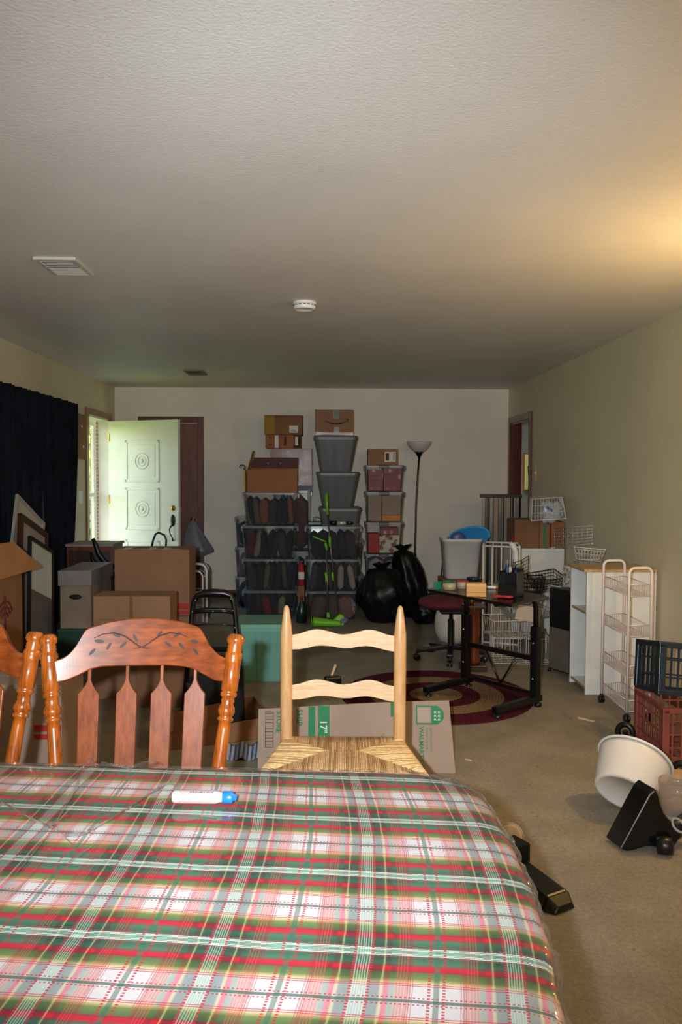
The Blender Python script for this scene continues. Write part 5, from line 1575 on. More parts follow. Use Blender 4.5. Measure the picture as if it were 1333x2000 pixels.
MB().rod(C2_, C2_ - Vector((-.004, .01, .05)), .012, 10, r2=.02).build('socket', m_lime, t)
def hd_(u, v):
    a = 2 * math.pi * u; x = -.105 + .28 * v
    r_ = .048 * (1 - .45 * v) 
    e = 1 if 0 < v < 1 else .02
    return Vector((.015 + x, 7.70 + math.cos(a) * r_ * e * 1.1, .05 - .018 * v + math.sin(a) * r_ * e))
MB().grid(hd_, 24, 20).build('head', m_lime, t)
MB().lathe([(.046, 0), (.044, .006), (0, .007)], (-.0903, 7.70, .05), 20, axis=(-1, 0, 0)).build('cap', m_lime, t)
# ------------------------------------------------------------------ braided rug
def braid_mat(name, c1, c2):
    m, nt, N, L, P = new_mat(name)
    f = noi(nt, objco(nt), 90, 3, .7)
    L.new(ramp(nt, f, [(.35, c1), (.65, c2)]), P.inputs['Base Color']); P.inputs['Roughness'].default_value = .95
    P.inputs['Specular IOR Level'].default_value = .1
    b = N.new('ShaderNodeBump'); b.inputs['Strength'].default_value = .8; b.inputs['Distance'].default_value = .004
    L.new(f, b.inputs['Height']); L.new(b.outputs[0], P.inputs['Normal'])
    return m
rx0, ry0 = .74, 5.27
rug = thing('braided_rug', 'round braided rug with maroon and tan rings under the desk', 'rug', (rx0, ry0, 0))
bm_, bt_ = braid_mat('maroon_braid', (52, 16, 24), (84, 30, 40)), braid_mat('tan_braid', (92, 72, 50), (138, 112, 80))
for r0, r1, m_ in ((.0, .17, bt_), (.17, .285, bm_), (.285, .435, bt_), (.435, .615, bm_)):
    mb = MB(); n = max(1, round((r1 - r0) / .0185)); st_ = (r1 - r0) / n
    for k in range(n):
        r_ = r0 + st_ * (k + .5)
        seg_ = 96 if r_ > .1 else 40
        # half-round cords with a wavy plait
        vs = []; cs = 5
        for i in range(seg_):
            a = 2 * math.pi * i / seg_
            w_ = .0008 * math.sin(i * math.pi)
            for j in range(cs):
                b_ = math.pi * j / (cs - 1)
                rr = r_ - math.cos(b_) * st_ * .5
                vs.append((rx0 + rr * math.cos(a), ry0 + rr * math.sin(a) * 1.05, .003 + (.008 + .0016 * (i % 2)) * math.sin(b_)))
        mb.add(vs, [(i * cs + j, i * cs + j + 1, ((i + 1) % seg_) * cs + j + 1, ((i + 1) % seg_) * cs + j) for i in range(seg_) for j in range(cs - 1)], 0, True)
    mb.build('braided_ring', m_, rug)

# ------------------------------------------------------------------ black desk
dL, dF, dR = Vector((.664, 5.21, 0)), Vector((1.064, 4.577, 0)), Vector((1.356, 4.93, 0))
dB = dL + dR - dF
desk = thing('computer_desk', 'small black desk on two T-shaped metal feet, standing on the rug edge', 'desk', (1.0, 5.1, 0))
ez = Vector((0, 0, 1))
zt = .70
MB().add([dL + ez * (zt - .018), dF + ez * (zt - .018), dR + ez * (zt - .018), dB + ez * (zt - .018), dL + ez * zt, dF + ez * zt, dR + ez * zt, dB + ez * zt],
         [(0, 3, 2, 1), (4, 5, 6, 7), (0, 1, 5, 4), (1, 2, 6, 5), (2, 3, 7, 6), (3, 0, 4, 7)]).build('desktop', M('black_laminate', (20, 19, 19), .22, var=.05), desk, bevel=.004)
def sq_tube(mb, a, b, w_, h_, up=(0, 0, 1)):
    a, b = Vector(a), Vector(b); d_ = (b - a).normalized(); up = Vector(up)
    s_ = d_.cross(up).normalized() * w_ / 2; u_ = s_.cross(d_).normalized() * h_ / 2
    vs = [p + s_ * i + u_ * j for p in (a, b) for i, j in ((-1, -1), (1, -1), (1, 1), (-1, 1))]
    return mb.add(vs, [(0, 3, 2, 1), (4, 5, 6, 7), (0, 1, 5, 4), (1, 2, 6, 5), (2, 3, 7, 6), (3, 0, 4, 7)])
pR, pL = Vector((1.31, 4.985, 0)), Vector((.965, 5.455, 0))
fd = Vector((-.76, -.65, 0)).normalized()
for P0 in (pR, pL):
    mb = MB(); sq_tube(mb, P0 + ez * .045, P0 + ez * .50, .052, .045, fd)
    mb.build('post', m_blackmetal, desk, bevel=.005)
    mb = MB().tube([P0 + ez * .48, P0 + ez * .60, P0 + ez * .645 + fd * .012, P0 + ez * .672 + fd * .045, P0 + ez * .678 + fd * .12, P0 + ez * .678 + fd * .40], .017, 10)
    mb.build('support_arm', m_blackmetal, desk)
    mb = MB(); sq_tube(mb, P0 - fd * .05 + ez * .055, P0 + fd * .40 + ez * .055, .045, .04)
    mb.build('foot', m_blackmetal, desk, bevel=.006)
    for s_ in (-.03, .37):
        MB().lathe([(.018, 0), (.024, .004), (.024, .022), (.008, .026), (.008, .04)], P0 + fd * s_, 14).build('caster', m_dark, desk)
    MB().lathe([(.006, 0), (.005, .003), (0, .004)], P0 + ez * .18 + fd * .027, 8, axis=fd).build('bolt', m_chrome, desk)
    MB().lathe([(.006, 0), (.005, .003), (0, .004)], P0 + ez * .40 + fd * .027, 8, axis=fd).build('bolt', m_chrome, desk)
d0 = (pR - pL)
mb = MB(); sq_tube(mb, pL + ez * .30, pR + ez * .30, .02, .03); mb.build('crossbar', m_blackmetal, desk)
mb = MB(); sq_tube(mb, pL + ez * .085, pR + ez * .085, .018, .022); mb.build('crossbar', m_blackmetal, desk)
for a_, b_ in (((.30, .29), (.52, .09)), ((.74, .29), (.52, .09))):
    mb = MB(); mb.rod(pL + d0 * a_[0] + ez * a_[1], pL + d0 * b_[0] + ez * b_[1], .006, 6); mb.build('brace', m_blackmetal, desk)

def on_desk(px, py): 
    p = atZ(px, py, zt); return p
# tape rolls
def tape_roll(label, px, py, r, h_, mo, mc, disp=None):
    p = on_desk(px, py); t = thing('tape_roll', label, 'tape', p)
    MB().lathe([(r * .72, 0), (r, .0005), (r, h_), (r * .72, h_ + .0005), (r * .7, h_ * .98), (r * .7, .001)], (p.x, p.y, p.z + .001), 28, cap=False).build('roll', mo, t)
    MB().lathe([(r * .7, .0), (r * .7, h_), (r * .64, h_), (r * .64, .0)], (p.x, p.y, p.z + .001), 24, cap=False).build('core', m_card, t)
    if disp:
        d_ = Vector((-.045, .01, 0))
        MB().box((p.x + d_.x - r * .6, p.y + .01, p.z + h_ * .55), (.05, .016, h_ * 1.1), (0, 0, .3)).build('handle', disp, t, bevel=.004)
        MB().lathe([(r * 1.08, h_ + .001), (r * 1.08, h_ + .006), (r * .4, h_ + .006), (r * .4, h_ + .001)], (p.x, p.y, p.z + .001), 24).build('cover', disp, t, label=None)
    return t
m_tapebeige = M('beige_tape_roll', (176, 160, 132), .2, var=.03, coat=.4)
tape_roll('beige packing tape roll on a green dispenser at the left end of the desk', 878, 1152, .042, .046, m_tapebeige, None, M('green_dispenser', (20, 120, 84), .35))
tape_roll('pale tape roll on a red dispenser beside the green one on the desk', 903, 1150, .034, .046, m_tapebeige, None, M('red_dispenser', (176, 30, 34), .35))
p = on_desk(926, 1146); t = thing('tape_roll', 'dark blue tape roll behind the little cardboard box on the desk', 'tape', p)
MB().lathe([(.03, .04), (.042, .042), (.044, .058), (.03, .062)], (p.x, p.y + .02, p.z), 24, cap=True).build('roll', M('dark_blue_tape', (26, 32, 52), .25), t)
MB().lathe([(.03, 0.001), (.03, .04)], (p.x, p.y + .02, p.z), 20).build('core', m_dark, t)
p = on_desk(931, 1166); t = thing('small_carton', 'little tan cardboard box at the front edge of the desk', 'box', p, R(-6))
MB().b2((-.058, 0, 0.001), (.058, .07, .078)).build('body', M('light_tan_board', (206, 160, 104), .8, var=.04), t, world=False, bevel=.002)
MB().b2((-.059, -.0008, .026), (.059, .0, .028)).build('seam', m_cardd, t, world=False)
MB().b2((-.058, -.0008, .06), (.058, .071, .0795)).build('lid', M('light_tan_board2', (214, 172, 116), .8, var=.04), t, world=False, bevel=.001)
# black pencil holder with pens
p = on_desk(1000, 1166); p.y += .03; t = thing('pen_holder', 'black stepped desk organiser full of pens and scissors on the desk', 'pen holder', p, R(-35))
W_ = dict(world=False)
MB().b2((-.06, -.05, 0), (.06, .06, .006)).b2((-.06, .054, 0), (.06, .06, .165)).b2((-.06, -.05, 0), (-.054, .06, .15)).b2((.054, -.05, 0), (.06, .06, .15)).b2((-.06, .0, 0), (.06, .005, .14)).b2((-.06, -.05, 0), (.06, -.045, .07)).b2((-.003, .0, 0), (.003, .06, .145)).build('tray', m_dark, t, bevel=.002, **W_)
rp = random.Random(8)
for k in range(9):
    x_, y_ = rp.uniform(-.045, .045), rp.uniform(.015, .045)
    mcol = [M('pen_%d' % k, c_, .3, var=0) for c_ in [((40, 80, 150), (30, 32, 40), (200, 200, 206), (36, 90, 170), (190, 190, 196), (20, 20, 22), (60, 70, 160), (210, 160, 60), (30, 60, 120))[k]]][0]
    q_ = thing('pen', ['blue pen in the black desk organiser', 'black marker in the black desk organiser', 'silver pen in the black desk organiser', 'blue-handled scissors stem in the desk organiser', 'light grey pen in the desk organiser', 'thin black pen in the desk organiser', 'violet-blue pen in the desk organiser', 'yellow pencil in the desk organiser', 'navy pen in the desk organiser'][k], 'pen', p, R(-35), 'pens in the desk organiser')
    a0 = Vector((x_, y_, .008)); a1 = Vector((x_ + rp.uniform(-.02, .02), y_ + rp.uniform(-.005, .012), rp.uniform(.17, .215)))
    MB().rod(a0, a0.lerp(a1, .8), .0045, 8).build('barrel', mcol, q_, **W_)
    MB().rod(a0.lerp(a1, .8), a1, .0052, 8, r2=.003).build('cap', mcol, q_, **W_)
p = on_desk(980, 1168); t = thing('scissors', 'red plastic scissors lying at the front edge of the desk', 'scissors', p)
MB().tube(arc((p.x - .03, p.y, p.z + .012), .022, 0, 6.0, 14, (1, -.6, 0), (.5, .6, .0)), .006, 6).build('handle', m_red, t)
MB().tube(arc((p.x + .03, p.y - .03, p.z + .012), .022, 0, 6.0, 14, (1, -.6, 0), (.5, .6, .0)), .006, 6).build('handle', m_red, t)
MB().box((p.x + .0, p.y - .02, p.z + .012), (.10, .014, .012), (0, 0, -.6)).build('blade', m_red, t, bevel=.002)
p = on_desk(962, 1150); t = thing('glue_tube', 'small white and yellow tube lying behind the scissors on the desk', 'tube', p)
MB().rod((p.x - .04, p.y, p.z + .011), (p.x + .02, p.y - .02, p.z + .011), .010, 10).build('tube', m_white, t)
MB().rod((p.x + .02, p.y - .02, p.z + .011), (p.x + .055, p.y - .032, p.z + .011), .009, 10).build('cap', M('amber_cap', (200, 140, 40), .4), t)

# ------------------------------------------------------------------ swivel chair
t = thing('office_chair', 'maroon swivel chair seat on a black five-star caster base behind the desk', 'office chair', (1.0, 6.33, 0))
ocx, ocy = 1.0, 6.33
blob(ocx - .02, ocy, .445, .235, .24, .062, .05, 2, 40, 14, 2.0, False).build('seat', m_maroon, t)
MB().b2((ocx - .09, ocy - .1, .365), (ocx + .09, ocy + .1, .39)).build('seat_plate', m_dark, t, bevel=.01)
MB().lathe([(.03, .07), (.03, .12), (.024, .125), (.024, .31), (.014, .315), (.014, .37)], (ocx, ocy, 0), 18).build('gas_lift', m_dark, t)
for k in range(5):
    a = R(-100 + 72 * k)
    e_ = Vector((ocx + .27 * math.cos(a), ocy + .27 * math.sin(a), .075))
    mb = MB(); sq_tube(mb, (ocx, ocy, .10), e_, .045, .03); mb.build('leg', m_dark, t, bevel=.006)
    c_ = MB()
    for s_ in (-1, 1): c_.lathe([(.01, -.008), (.025, -.007), (.025, .007), (.01, .008)], Vector((e_.x, e_.y, .026)) + Vector((-math.sin(a), math.cos(a), 0)) * s_ * .013, 16, axis=(-math.sin(a), math.cos(a), 0))
    c_.rod((e_.x, e_.y, .03), (e_.x, e_.y, .075), .008, 8)
    c_.build('caster', m_dark, t)
# round white bin and wooden pedestal behind
t = thing('white_round_bin', 'round-bodied off-white bin on the carpet behind the swivel chair', 'bin', (1.13, 7.02, 0))
MB().lathe([(.06, .002), (.115, .02), (.145, .09), (.15, .16), (.145, .23), (.125, .29), (.11, .31), (.105, .31), (.12, .285), (.135, .23)], (1.115, 6.98, 0), 36).build('body', M('offwhite_plastic', (206, 196, 180), .4, var=.03), t)
MB().tube(arc((1.115, 6.98, .31), .108, 0, 2 * math.pi * 29 / 30, 29, (1, 0, 0), (0, 1, 0)), .006, 6, closed=True).build('rim', m_cream, t)
t = thing('wooden_pedestal', 'reddish wooden post on a dark square foot, beside the left desk post', 'pedestal', (1.11, 5.98, 0))
MB().b2((1.02, 5.90, .001), (1.20, 6.06, .045)).build('foot', m_darkwood, t, bevel=.005)
MB().lathe([(.05, .045), (.058, .06), (.05, .09), (.045, .2), (.055, .3), (.045, .42), (.055, .44), (.06, .46)], (1.11, 5.98, 0), 4).build('post', m_redwood, t, bevel=.006)
MB().b2((1.03, 5.90, .46), (1.19, 6.06, .48)).build('top', m_darkwood, t, bevel=.004)
MB().lathe([(.02, .48), (.016, .50), (.026, .52), (.016, .54), (.022, .56), (.008, .58), (0, .582)], (1.09, 5.95, 0), 16).build('fitting', m_brass, t)

# ------------------------------------------------------------------ frosted tub with blue lid on a carton
carton('brown carton carrying the frosted tub, hidden behind the desk', 1.06, 1.40, 7.16, 7.50, 0, .51, m_cardd)
t = thing('frosted_tub', 'tall frosted white plastic tub full of pale things behind the desk', 'storage tub', (1.23, 7.33, .546))
def rr_shell(cx_, cy_, lay, r=.05):
    """rounded-rectangle shell from layers (hx, hy, z)"""
    mb = MB(); vs = []; fs = []; n_ = None
    for hx, hy, z in lay:
        pts = [Vector((cx_ + a, cy_ + b, z)) for a, b in rrect(hx, hy, min(hx, hy) * .35, 5)]
        n_ = len(pts); vs += pts
    for i in range(len(lay) - 1):
        for k in range(n_):
            fs.append((i * n_ + k, i * n_ + (k + 1) % n_, (i + 1) * n_ + (k + 1) % n_, (i + 1) * n_ + k))
    return mb.add(vs, fs, 0, True), n_
mb, n_ = rr_shell(1.235, 7.32, [(.02, .02, .512), (.130, .116, .512), (.140, .124, .525), (.168, .148, .84), (.176, .156, .842), (.178, .158, .87), (.168, .148, .87), (.164, .144, .842)])
mb.build('body', m_bincloudy, t)
t = thing('tub_lid', 'bright blue plastic lid standing tilted on top of the frosted tub', 'lid', (1.25, 7.36, .87))
mb = MB(); vs = []
ll = [atY(x, y, 7.37) for x, y in ((874, 1051), (881, 1044), (892, 1038), (904, 1033), (918, 1030), (934, 1029), (946, 1031), (953, 1036), (956, 1043), (954, 1050), (950, 1057))]
ll = [Vector((p_.x, 7.34 + (p_.z - .87) * .5, p_.z)) for p_ in ll]
bk = [p_ + Vector((.0, .03, .008)) for p_ in ll]
n2 = len(ll)
mb.add(ll + bk, [tuple(range(n2)), tuple(range(2 * n2 - 1, n2 - 1, -1))] + [(i, n2 + i, n2 + (i + 1) % n2, (i + 1) % n2) for i in range(n2)])
mb.build('panel', m_blue, t, bevel=.004)
MB().tube(ll[:-1], .009, 8).build('rim', M('sky_blue_rim', (50, 150, 206), .35), t)
t = thing('plastic_bowl', 'dusky blue bowl standing on edge inside the frosted tub', 'bowl', (1.21, 7.27, .8))
MB().lathe([(.0, 0), (.05, .002), (.07, .02), (.072, .03)], (1.215, 7.30, .845), 28, axis=(0, 1, .2)).build('body', m_purpleblue, t)
t = thing('umbrella_handle', 'thin dark stick leaning beside the frosted tub', 'stick', (1.06, 7.4, 0))
MB().rod(atY(868, 1066, 7.5), Vector((1.04, 7.42, .005)), .007, 8).build('stick', m_darkwood, t)

# ------------------------------------------------------------------ tall grey slatted rack near the back wall
t = thing('slatted_rack', 'tall grey metal rack with upright strips against the right end of the back wall', 'rack', (1.80, 8.25, 0))
xl_, xr_ = 1.61, 1.985
for (x, w_, mm) in ((1.62, .03, m_steel), (1.665, .018, m_dark), (1.70, .03, m_steel), (1.745, .04, m_cardg), (1.785, .014, m_steel), (1.82, .012, m_dark), (1.86, .055, m_cardg), (1.905, .012, m_steel), (1.935, .02, m_cardg), (1.965, .03, m_steel)):
    MB().b2((x - w_ / 2, 8.235, .02), (x + w_ / 2, 8.25, 1.205)).build('upright', mm, t, bevel=.001)
MB().b2((xl_ - .02, 8.22, 1.205), (xr_ + .02, 8.28, 1.24)).build('top_rail', m_dark, t, bevel=.003)
MB().b2((xl_ - .02, 8.22, .0), (xr_ + .02, 8.28, .03)).build('bottom_rail', m_dark, t, bevel=.003)

# ------------------------------------------------------------------ wire things
def wire_box(mb_r, mb_w, x0, x1, y0, y1, z0, z1, sp=.03, r=.0018, rr=.0035, M4=None, flare=0.0, top=False, horiz=1):
    """open wire basket: thick rim, thin wires; optional 4x4 transform"""
    f = (lambda p: M4 @ Vector(p)) if M4 is not None else (lambda p: Vector(p))
    def ringp(z, e=0.0): return [f((x0 - e, y0 - e, z)), f((x1 + e, y0 - e, z)), f((x1 + e, y1 + e, z)), f((x0 - e, y1 + e, z))]
    rim = ringp(z1, flare)
    for i in range(4): mb_r.rod(rim[i], rim[(i + 1) % 4], rr, 6)
    for k in range(horiz):
        zz_ = z0 + (z1 - z0) * k / horiz; e_ = flare * k / horiz
        rg = ringp(zz_, e_)
        for i in range(4): mb_w.rod(rg[i], rg[(i + 1) % 4], r * 1.2, 4)
    nx = max(2, int((x1 - x0) / sp)); ny = max(2, int((y1 - y0) / sp))
    for i in range(nx + 1):
        x = x0 + (x1 - x0) * i / nx; xe = x0 - flare + (x1 - x0 + 2 * flare) * i / nx
        mb_w.tube([f((xe, y0 - flare, z1)), f((x, y0, z0)), f((x, y1, z0)), f((xe, y1 + flare, z1))], r, 4, cap=False)
    for j in range(ny + 1):
        y = y0 + (y1 - y0) * j / ny; ye = y0 - flare + (y1 - y0 + 2 * flare) * j / ny
        mb_w.tube([f((x0 - flare, ye, z1)), f((x0, y, z0)), f((x1, y, z0)), f((x1 + flare, ye, z1))], r, 4, cap=False)

def basket(label, size, loc, rot=(0, 0, 0), m=None, sp=.03, r=.0022, rr=.004, flare=.01, horiz=1, name='wire_basket', cat='wire basket'):
    t = thing(name, label, cat, loc, rot=rot)
    a, b = MB(), MB()
    sx, sy, sz = size
    wire_box(a, b, -sx / 2, sx / 2, -sy / 2, sy / 2, 0, sz, sp, r, rr, flare=flare, horiz=horiz)
    a.build('rim', m, t, world=False); o_ = b.build('wire_mesh', m, t, world=False, kind='stuff')
    return t
# tall white upright rack (vertical rods), in front of the grey one
t = thing('wire_rack', 'tall white wire rack with upright rods behind the desk', 'wire rack', (1.44, 6.9, 0))
A0, A1_, A2_, A3_ = Vector((1.33, 6.75, 0)), Vector((1.60, 6.62, 0)), Vector((1.69, 7.02, 0)), Vector((1.42, 7.15, 0))
ztop = .845
cor = [A0, A1_, A2_, A3_]
for i in range(4):
    a_, b_ = cor[i], cor[(i + 1) % 4]
    MB().rod(a_ + ez * .002, a_ + ez * ztop, .008, 8).build('post', m_whitewire, t)
    n_ = 4
    for k in range(1, n_):
        p_ = a_.lerp(b_, k / n_); MB().rod(p_ + ez * .05, p_ + ez * ztop, .006, 6).build('rod', m_whitewire, t)
    for z in (.05, ztop): MB().rod(a_ + ez * z, b_ + ez * z, .008, 8).build('rail', m_whitewire, t)
# brown boards inside it
carton('brown carton standing inside the white upright wire rack', 1.41, 1.58, 6.80, 6.96, 0.0, .52, m_cardg)
# white chest and things piled on it
t = thing('white_drawer_chest', 'white chest with shallow grooved drawers under the pile of cartons and wire', 'chest', (1.95, 7.6, 0))
MB().b2((1.70, 7.32, 0), (2.17, 7.75, .775)).build('body', m_white, t, bevel=.004)
for z in (.02, .27, .52): MB().b2((1.72, 7.305, z), (2.15, 7.32, z + .235)).build('drawer', m_white, t, bevel=.004)
for z in (.60, .655): MB().lathe([(.004, 0), (.006, .01), (.024, .016), (.02, .03), (0, .034)], (1.765, 7.305, z), 16, axis=(0, -1, 0)).build('knob', m_brass, t)
carton('squat brown carton on the white chest, under the white basket', 1.74, 1.965, 7.40, 7.72, .776, 1.03, m_cardd)
t = carton('upright carton with green and red spines beside it on the white chest', 1.968, 2.06, 7.40, 7.70, .776, 1.02, m_card)
face_box(t, (2.0, 7.4, .78), (2.022, 7.4, .975), m_green, 'print')
carton('reddish brown carton at the wall end of the white chest', 2.062, 2.178, 7.36, 7.72, .776, 1.01, m_cardo)
t = thing('red_cloth', 'dark red cloth scrap tucked beside the cartons on the white chest', 'cloth', (1.72, 7.38, .776))
blob(1.715, 7.37, .83, .012, .03, .05, .3, 3).build('body', m_redfab, t)
# white flared basket upside down on top, with a plastic bag
t = basket('white wire basket turned over on top of the cartons, holding plastic bags', (.25, .60, .185), (2.005, 7.36, 1.232), (R(180), R(-4), R(-12)), m_whitewire, sp=.022, r=.0022, rr=.006, flare=.02, horiz=3)
t2 = MB().prism([(-.14, -.3), (.14, -.3), (.13, .3), (-.13, .3)], (0, 0, 0), (1, 0, 0), (0, 1, 0), (0, 0, .004)); t2.build('shelf_panel', m_whitewire, t, world=False)
t = thing('plastic_bag', 'crumpled clear plastic bag with blue print hanging from the top white basket', 'bag', (1.98, 7.1, 1.0))
p_ = atY(1078, 1000, 7.12)
blob(p_.x, 7.13, p_.z, .10, .04, .09, .45, 3, 30, 18, 4.0, False).build('body', clear('milky_bag_film', (206, 208, 216), .55, .25), t)
MB().box((p_.x - .03, 7.085, p_.z + .03), (.07, .003, .022), (0, R(30), 0)).build('print', M('blue_print', (50, 84, 160), .5), t)
# chrome rack leaning
t = thing('chrome_grid', 'shiny chrome wire rack lying slanted on the cartons by the right wall', 'wire rack', (2.05, 6.9, .9))
a0, a1, b0, b1 = atY(1084, 1070, 7.1), atY(1084, 1032, 7.1), atY(1172, 1062, 6.55), atY(1164, 1027, 6.55)
b0.x = min(b0.x, 2.165); b1.x = min(b1.x, 2.165)
mb = MB()
for k in range(7):
    f_ = k / 6
    mb.rod(a0.lerp(a1, f_), b0.lerp(b1, f_), .0055 if k in (0, 6) else .0045, 6)
mb.build('wire', m_chrome, t)
mb = MB()
for k in range(9): mb.rod(a0.lerp(b0, k / 8) , a1.lerp(b1, k / 8), .0025, 5)
mb.build('crosswire', m_chrome, t)
for q_ in (a0, b0): MB().lathe([(.0, -.012), (.010, -.008), (.012, 0), (.01, .008), (0, .012)], q_, 12, axis=(1, -1, 0)).build('end_knob', m_chrome, t)
MB().rod(a0 + Vector((-.02, 0, 0)), Vector((a0.x - .02, 7.31, .776)), .006).build('leg', m_chrome, t)
# fridge-like black cabinet
fz = thing('black_cabinet', 'black cabinet with a grey-brown lower door, standing aslant left of the white shelf', 'cabinet', (1.9, 5.95, 0))
q0, q1 = Vector((1.655, 5.93, 0)), Vector((1.755, 5.715, 0))
dd_ = (q1 - q0); nrm = Vector((-dd_.y, dd_.x, 0)).normalized() * .34
def slab(mb, a, b, n_, z0, z1):
    vs = [a + ez * z0, b + ez * z0, b + n_ + ez * z0, a + n_ + ez * z0, a + ez * z1, b + ez * z1, b + n_ + ez * z1, a + n_ + ez * z1]
    return mb.add(vs, [(0, 3, 2, 1), (4, 5, 6, 7), (0, 1, 5, 4), (1, 2, 6, 5), (2, 3, 7, 6), (3, 0, 4, 7)])
slab(MB(), q0 + ez * 0, q1, nrm, .02, .615).build('body', m_dark, fz, bevel=.005)
o_ = q0 + dd_ * .06 - nrm * .02; o2 = q0 + dd_ * .90 - nrm * .02
slab(MB(), o_, o2, nrm * .02, .03, .33).build('door', M('grey_brown_panel', (104, 96, 84), .5), fz, bevel=.003)
slab(MB(), o_, o2, nrm * .02, .345, .59).build('door', m_dark, fz, bevel=.003)
for p_ in (q0, q1, q0 + nrm, q1 + nrm): MB().rod(p_ * .97 + (q0 + q1 + nrm) * .015 + ez * 0, Vector((p_.x * .97 + (q0 + q1 + nrm).x * .015, p_.y * .97 + (q0 + q1 + nrm).y * .015, .025)), .012, 8).build('foot', m_dark, fz)
# white nested baskets on the cabinet
basket('shallow white wire basket on top of the stack above the black cabinet', (.17, .22, .085), (1.955, 5.98, .80), (R(-8), R(4), R(-20)), m_whitewire, sp=.018, r=.002, rr=.004, flare=.02, horiz=2)
basket('white wire basket with dense ribs, below the shallow one above the black cabinet', (.17, .20, .10), (1.94, 5.96, .685), (R(10), R(-4), R(-20)), m_pinkwhite, sp=.013, r=.0022, rr=.005, flare=.012, horiz=3)
basket('small white basket lying open toward the camera on the black cabinet', (.15, .14, .06), (1.87, 5.90, .622), (0, 0, R(-20)), m_whitewire, sp=.03, r=.0022, rr=.004, flare=.0, horiz=1)
t = thing('oven_tray', 'patterned metal tray standing upright against the white baskets', 'tray', (1.8, 5.72, .62))
p_ = atY(1108, 1148, 5.86); p2_ = atY(1108, 1098, 5.86)
MB().box(((p_.x + .01), 5.87, .70), (.075, .006, .16), (R(-6), 0, R(-30))).build('panel', M('mottled_tray', (150, 146, 136), .35, .5, var=.5, vs=50), t, bevel=.01)
# dark wire baskets in front of the white chest
basket('black wire basket with tall curved back, nearer the desk', (.24, .18, .13), (1.60, 6.42, .50), (0, 0, R(-10)), m_blackwire, sp=.024, r=.0024, rr=.005, flare=.02, horiz=4)
basket('black wire basket right of the other black one, tilted up', (.20, .18, .10), (1.80, 6.55, .53), (R(12), R(-8), R(8)), m_blackwire, sp=.022, r=.0022, rr=.004, flare=.02, horiz=4)
t = thing('wire_divider', 'brown curved wire divider rising behind the desk organiser', 'wire rack', (1.62, 6.5, .6))
mb = MB()
for k in range(7):
    mb.tube([(1.52, 6.5, .60 + .022 * k), (1.58, 6.5, .605 + .024 * k), (1.64, 6.5, .625 + .027 * k)], .0028, 5)
for x_ in (1.52, 1.60, 1.64): mb.rod((x_, 6.5, .58), (x_, 6.5, .62 + (.17 if x_ > 1.6 else .14)), .0028, 5)
mb.build('wire', m_blackwire, t)
# lower white baskets and dish racks
basket('large white wire rack on the carpet under the pile of baskets', (.42, .30, .19), (1.53, 6.30, .003), (0, 0, R(-6)), m_whitewire, sp=.055, r=.003, rr=.004, flare=.0, horiz=1)
basket('brownish-white wire shelf basket lying on the large rack', (.30, .28, .13), (1.44, 6.28, .203), (0, 0, R(6)), M('stained_white_wire', (206, 190, 168), .4), sp=.05, r=.0026, rr=.004, flare=.015, horiz=1)
basket('fine grey-white wire tray among the baskets, above the large rack', (.30, .24, .05), (1.60, 6.34, .338), (R(4), R(-6), R(14)), m_greywire, sp=.014, r=.0014, rr=.003, flare=.01, horiz=2)
t = basket('white basket holding a white panel, just under the desk corner', (.24, .20, .095), (1.58, 6.42, .395), (R(3), R(4), R(-12)), m_whitewire, sp=.03, r=.0022, rr=.004, flare=.015, horiz=2)
t = thing('cream_board', 'flat cream panel leaning inside the basket under the desk corner', 'panel', (1.55, 6.2, .36))
c_ = atY(1036, 1200, 6.1)
MB().box((c_.x - .005, 6.12, c_.z), (.19, .008, .12), (R(12), R(10), 0)).build('sheet', m_cream, t, bevel=.004)
basket('tilted white wire side frame hanging over the black cabinet edge', (.03, .12, .22), (1.665, 5.96, .40), (R(0), R(14), R(25)), m_whitewire, sp=.11, r=.0026, rr=.004, flare=.0, horiz=1)
t = thing('white_duct', 'curved white plastic handle standing up behind the desk organiser', 'handle', (1.60, 6.57, .8))
MB().tube([atY(1008, 1140, 6.55), atY(1009, 1100, 6.55), atY(1008, 1078, 6.55), atY(1003, 1066, 6.55), atY(997, 1060, 6.55)], [.018, .02, .021, .024, .014], 12).build('shell', m_white, t)
t['label'] = 'curved white plastic handle standing up behind the desk organiser'

# ------------------------------------------------------------------ white open shelf unit
t = thing('white_shelf_unit', 'white laminate shelf unit with a beech top, open on its left, by the right wall', 'shelf unit', (1.93, 5.45, 0))
x0, x1, y0, y1, hz = 1.712, 2.165, 5.27, 5.62, .80
MB().b2((x0 - .02, y0 - .01, hz), (x1, y1 + .02, hz + .018)).build('top', m_beech, t, bevel=.002)
MB().b2((x0, y0, 0.001), (x1, y0 + .018, hz)).build('side_panel', m_white, t, bevel=.001)
MB().b2((x0, y1 - .018, 0.001), (x1, y1, hz)).build('side_panel', m_white, t, bevel=.001)
MB().b2((x1 - .012, y0 + .018, .001), (x1, y1 - .018, hz)).build('back_panel', m_white, t)
for z in (.03, .52):
    MB().b2((x0 + .01, y0 + .018, z), (x1 - .012, y1 - .018, z + .016)).build('shelf', m_white, t)
    MB().b2((x0 + .006, y0 + .018, z), (x0 + .01, y1 - .018, z + .016)).build('shelf_edge', m_beech, t, label='beech edging strip')

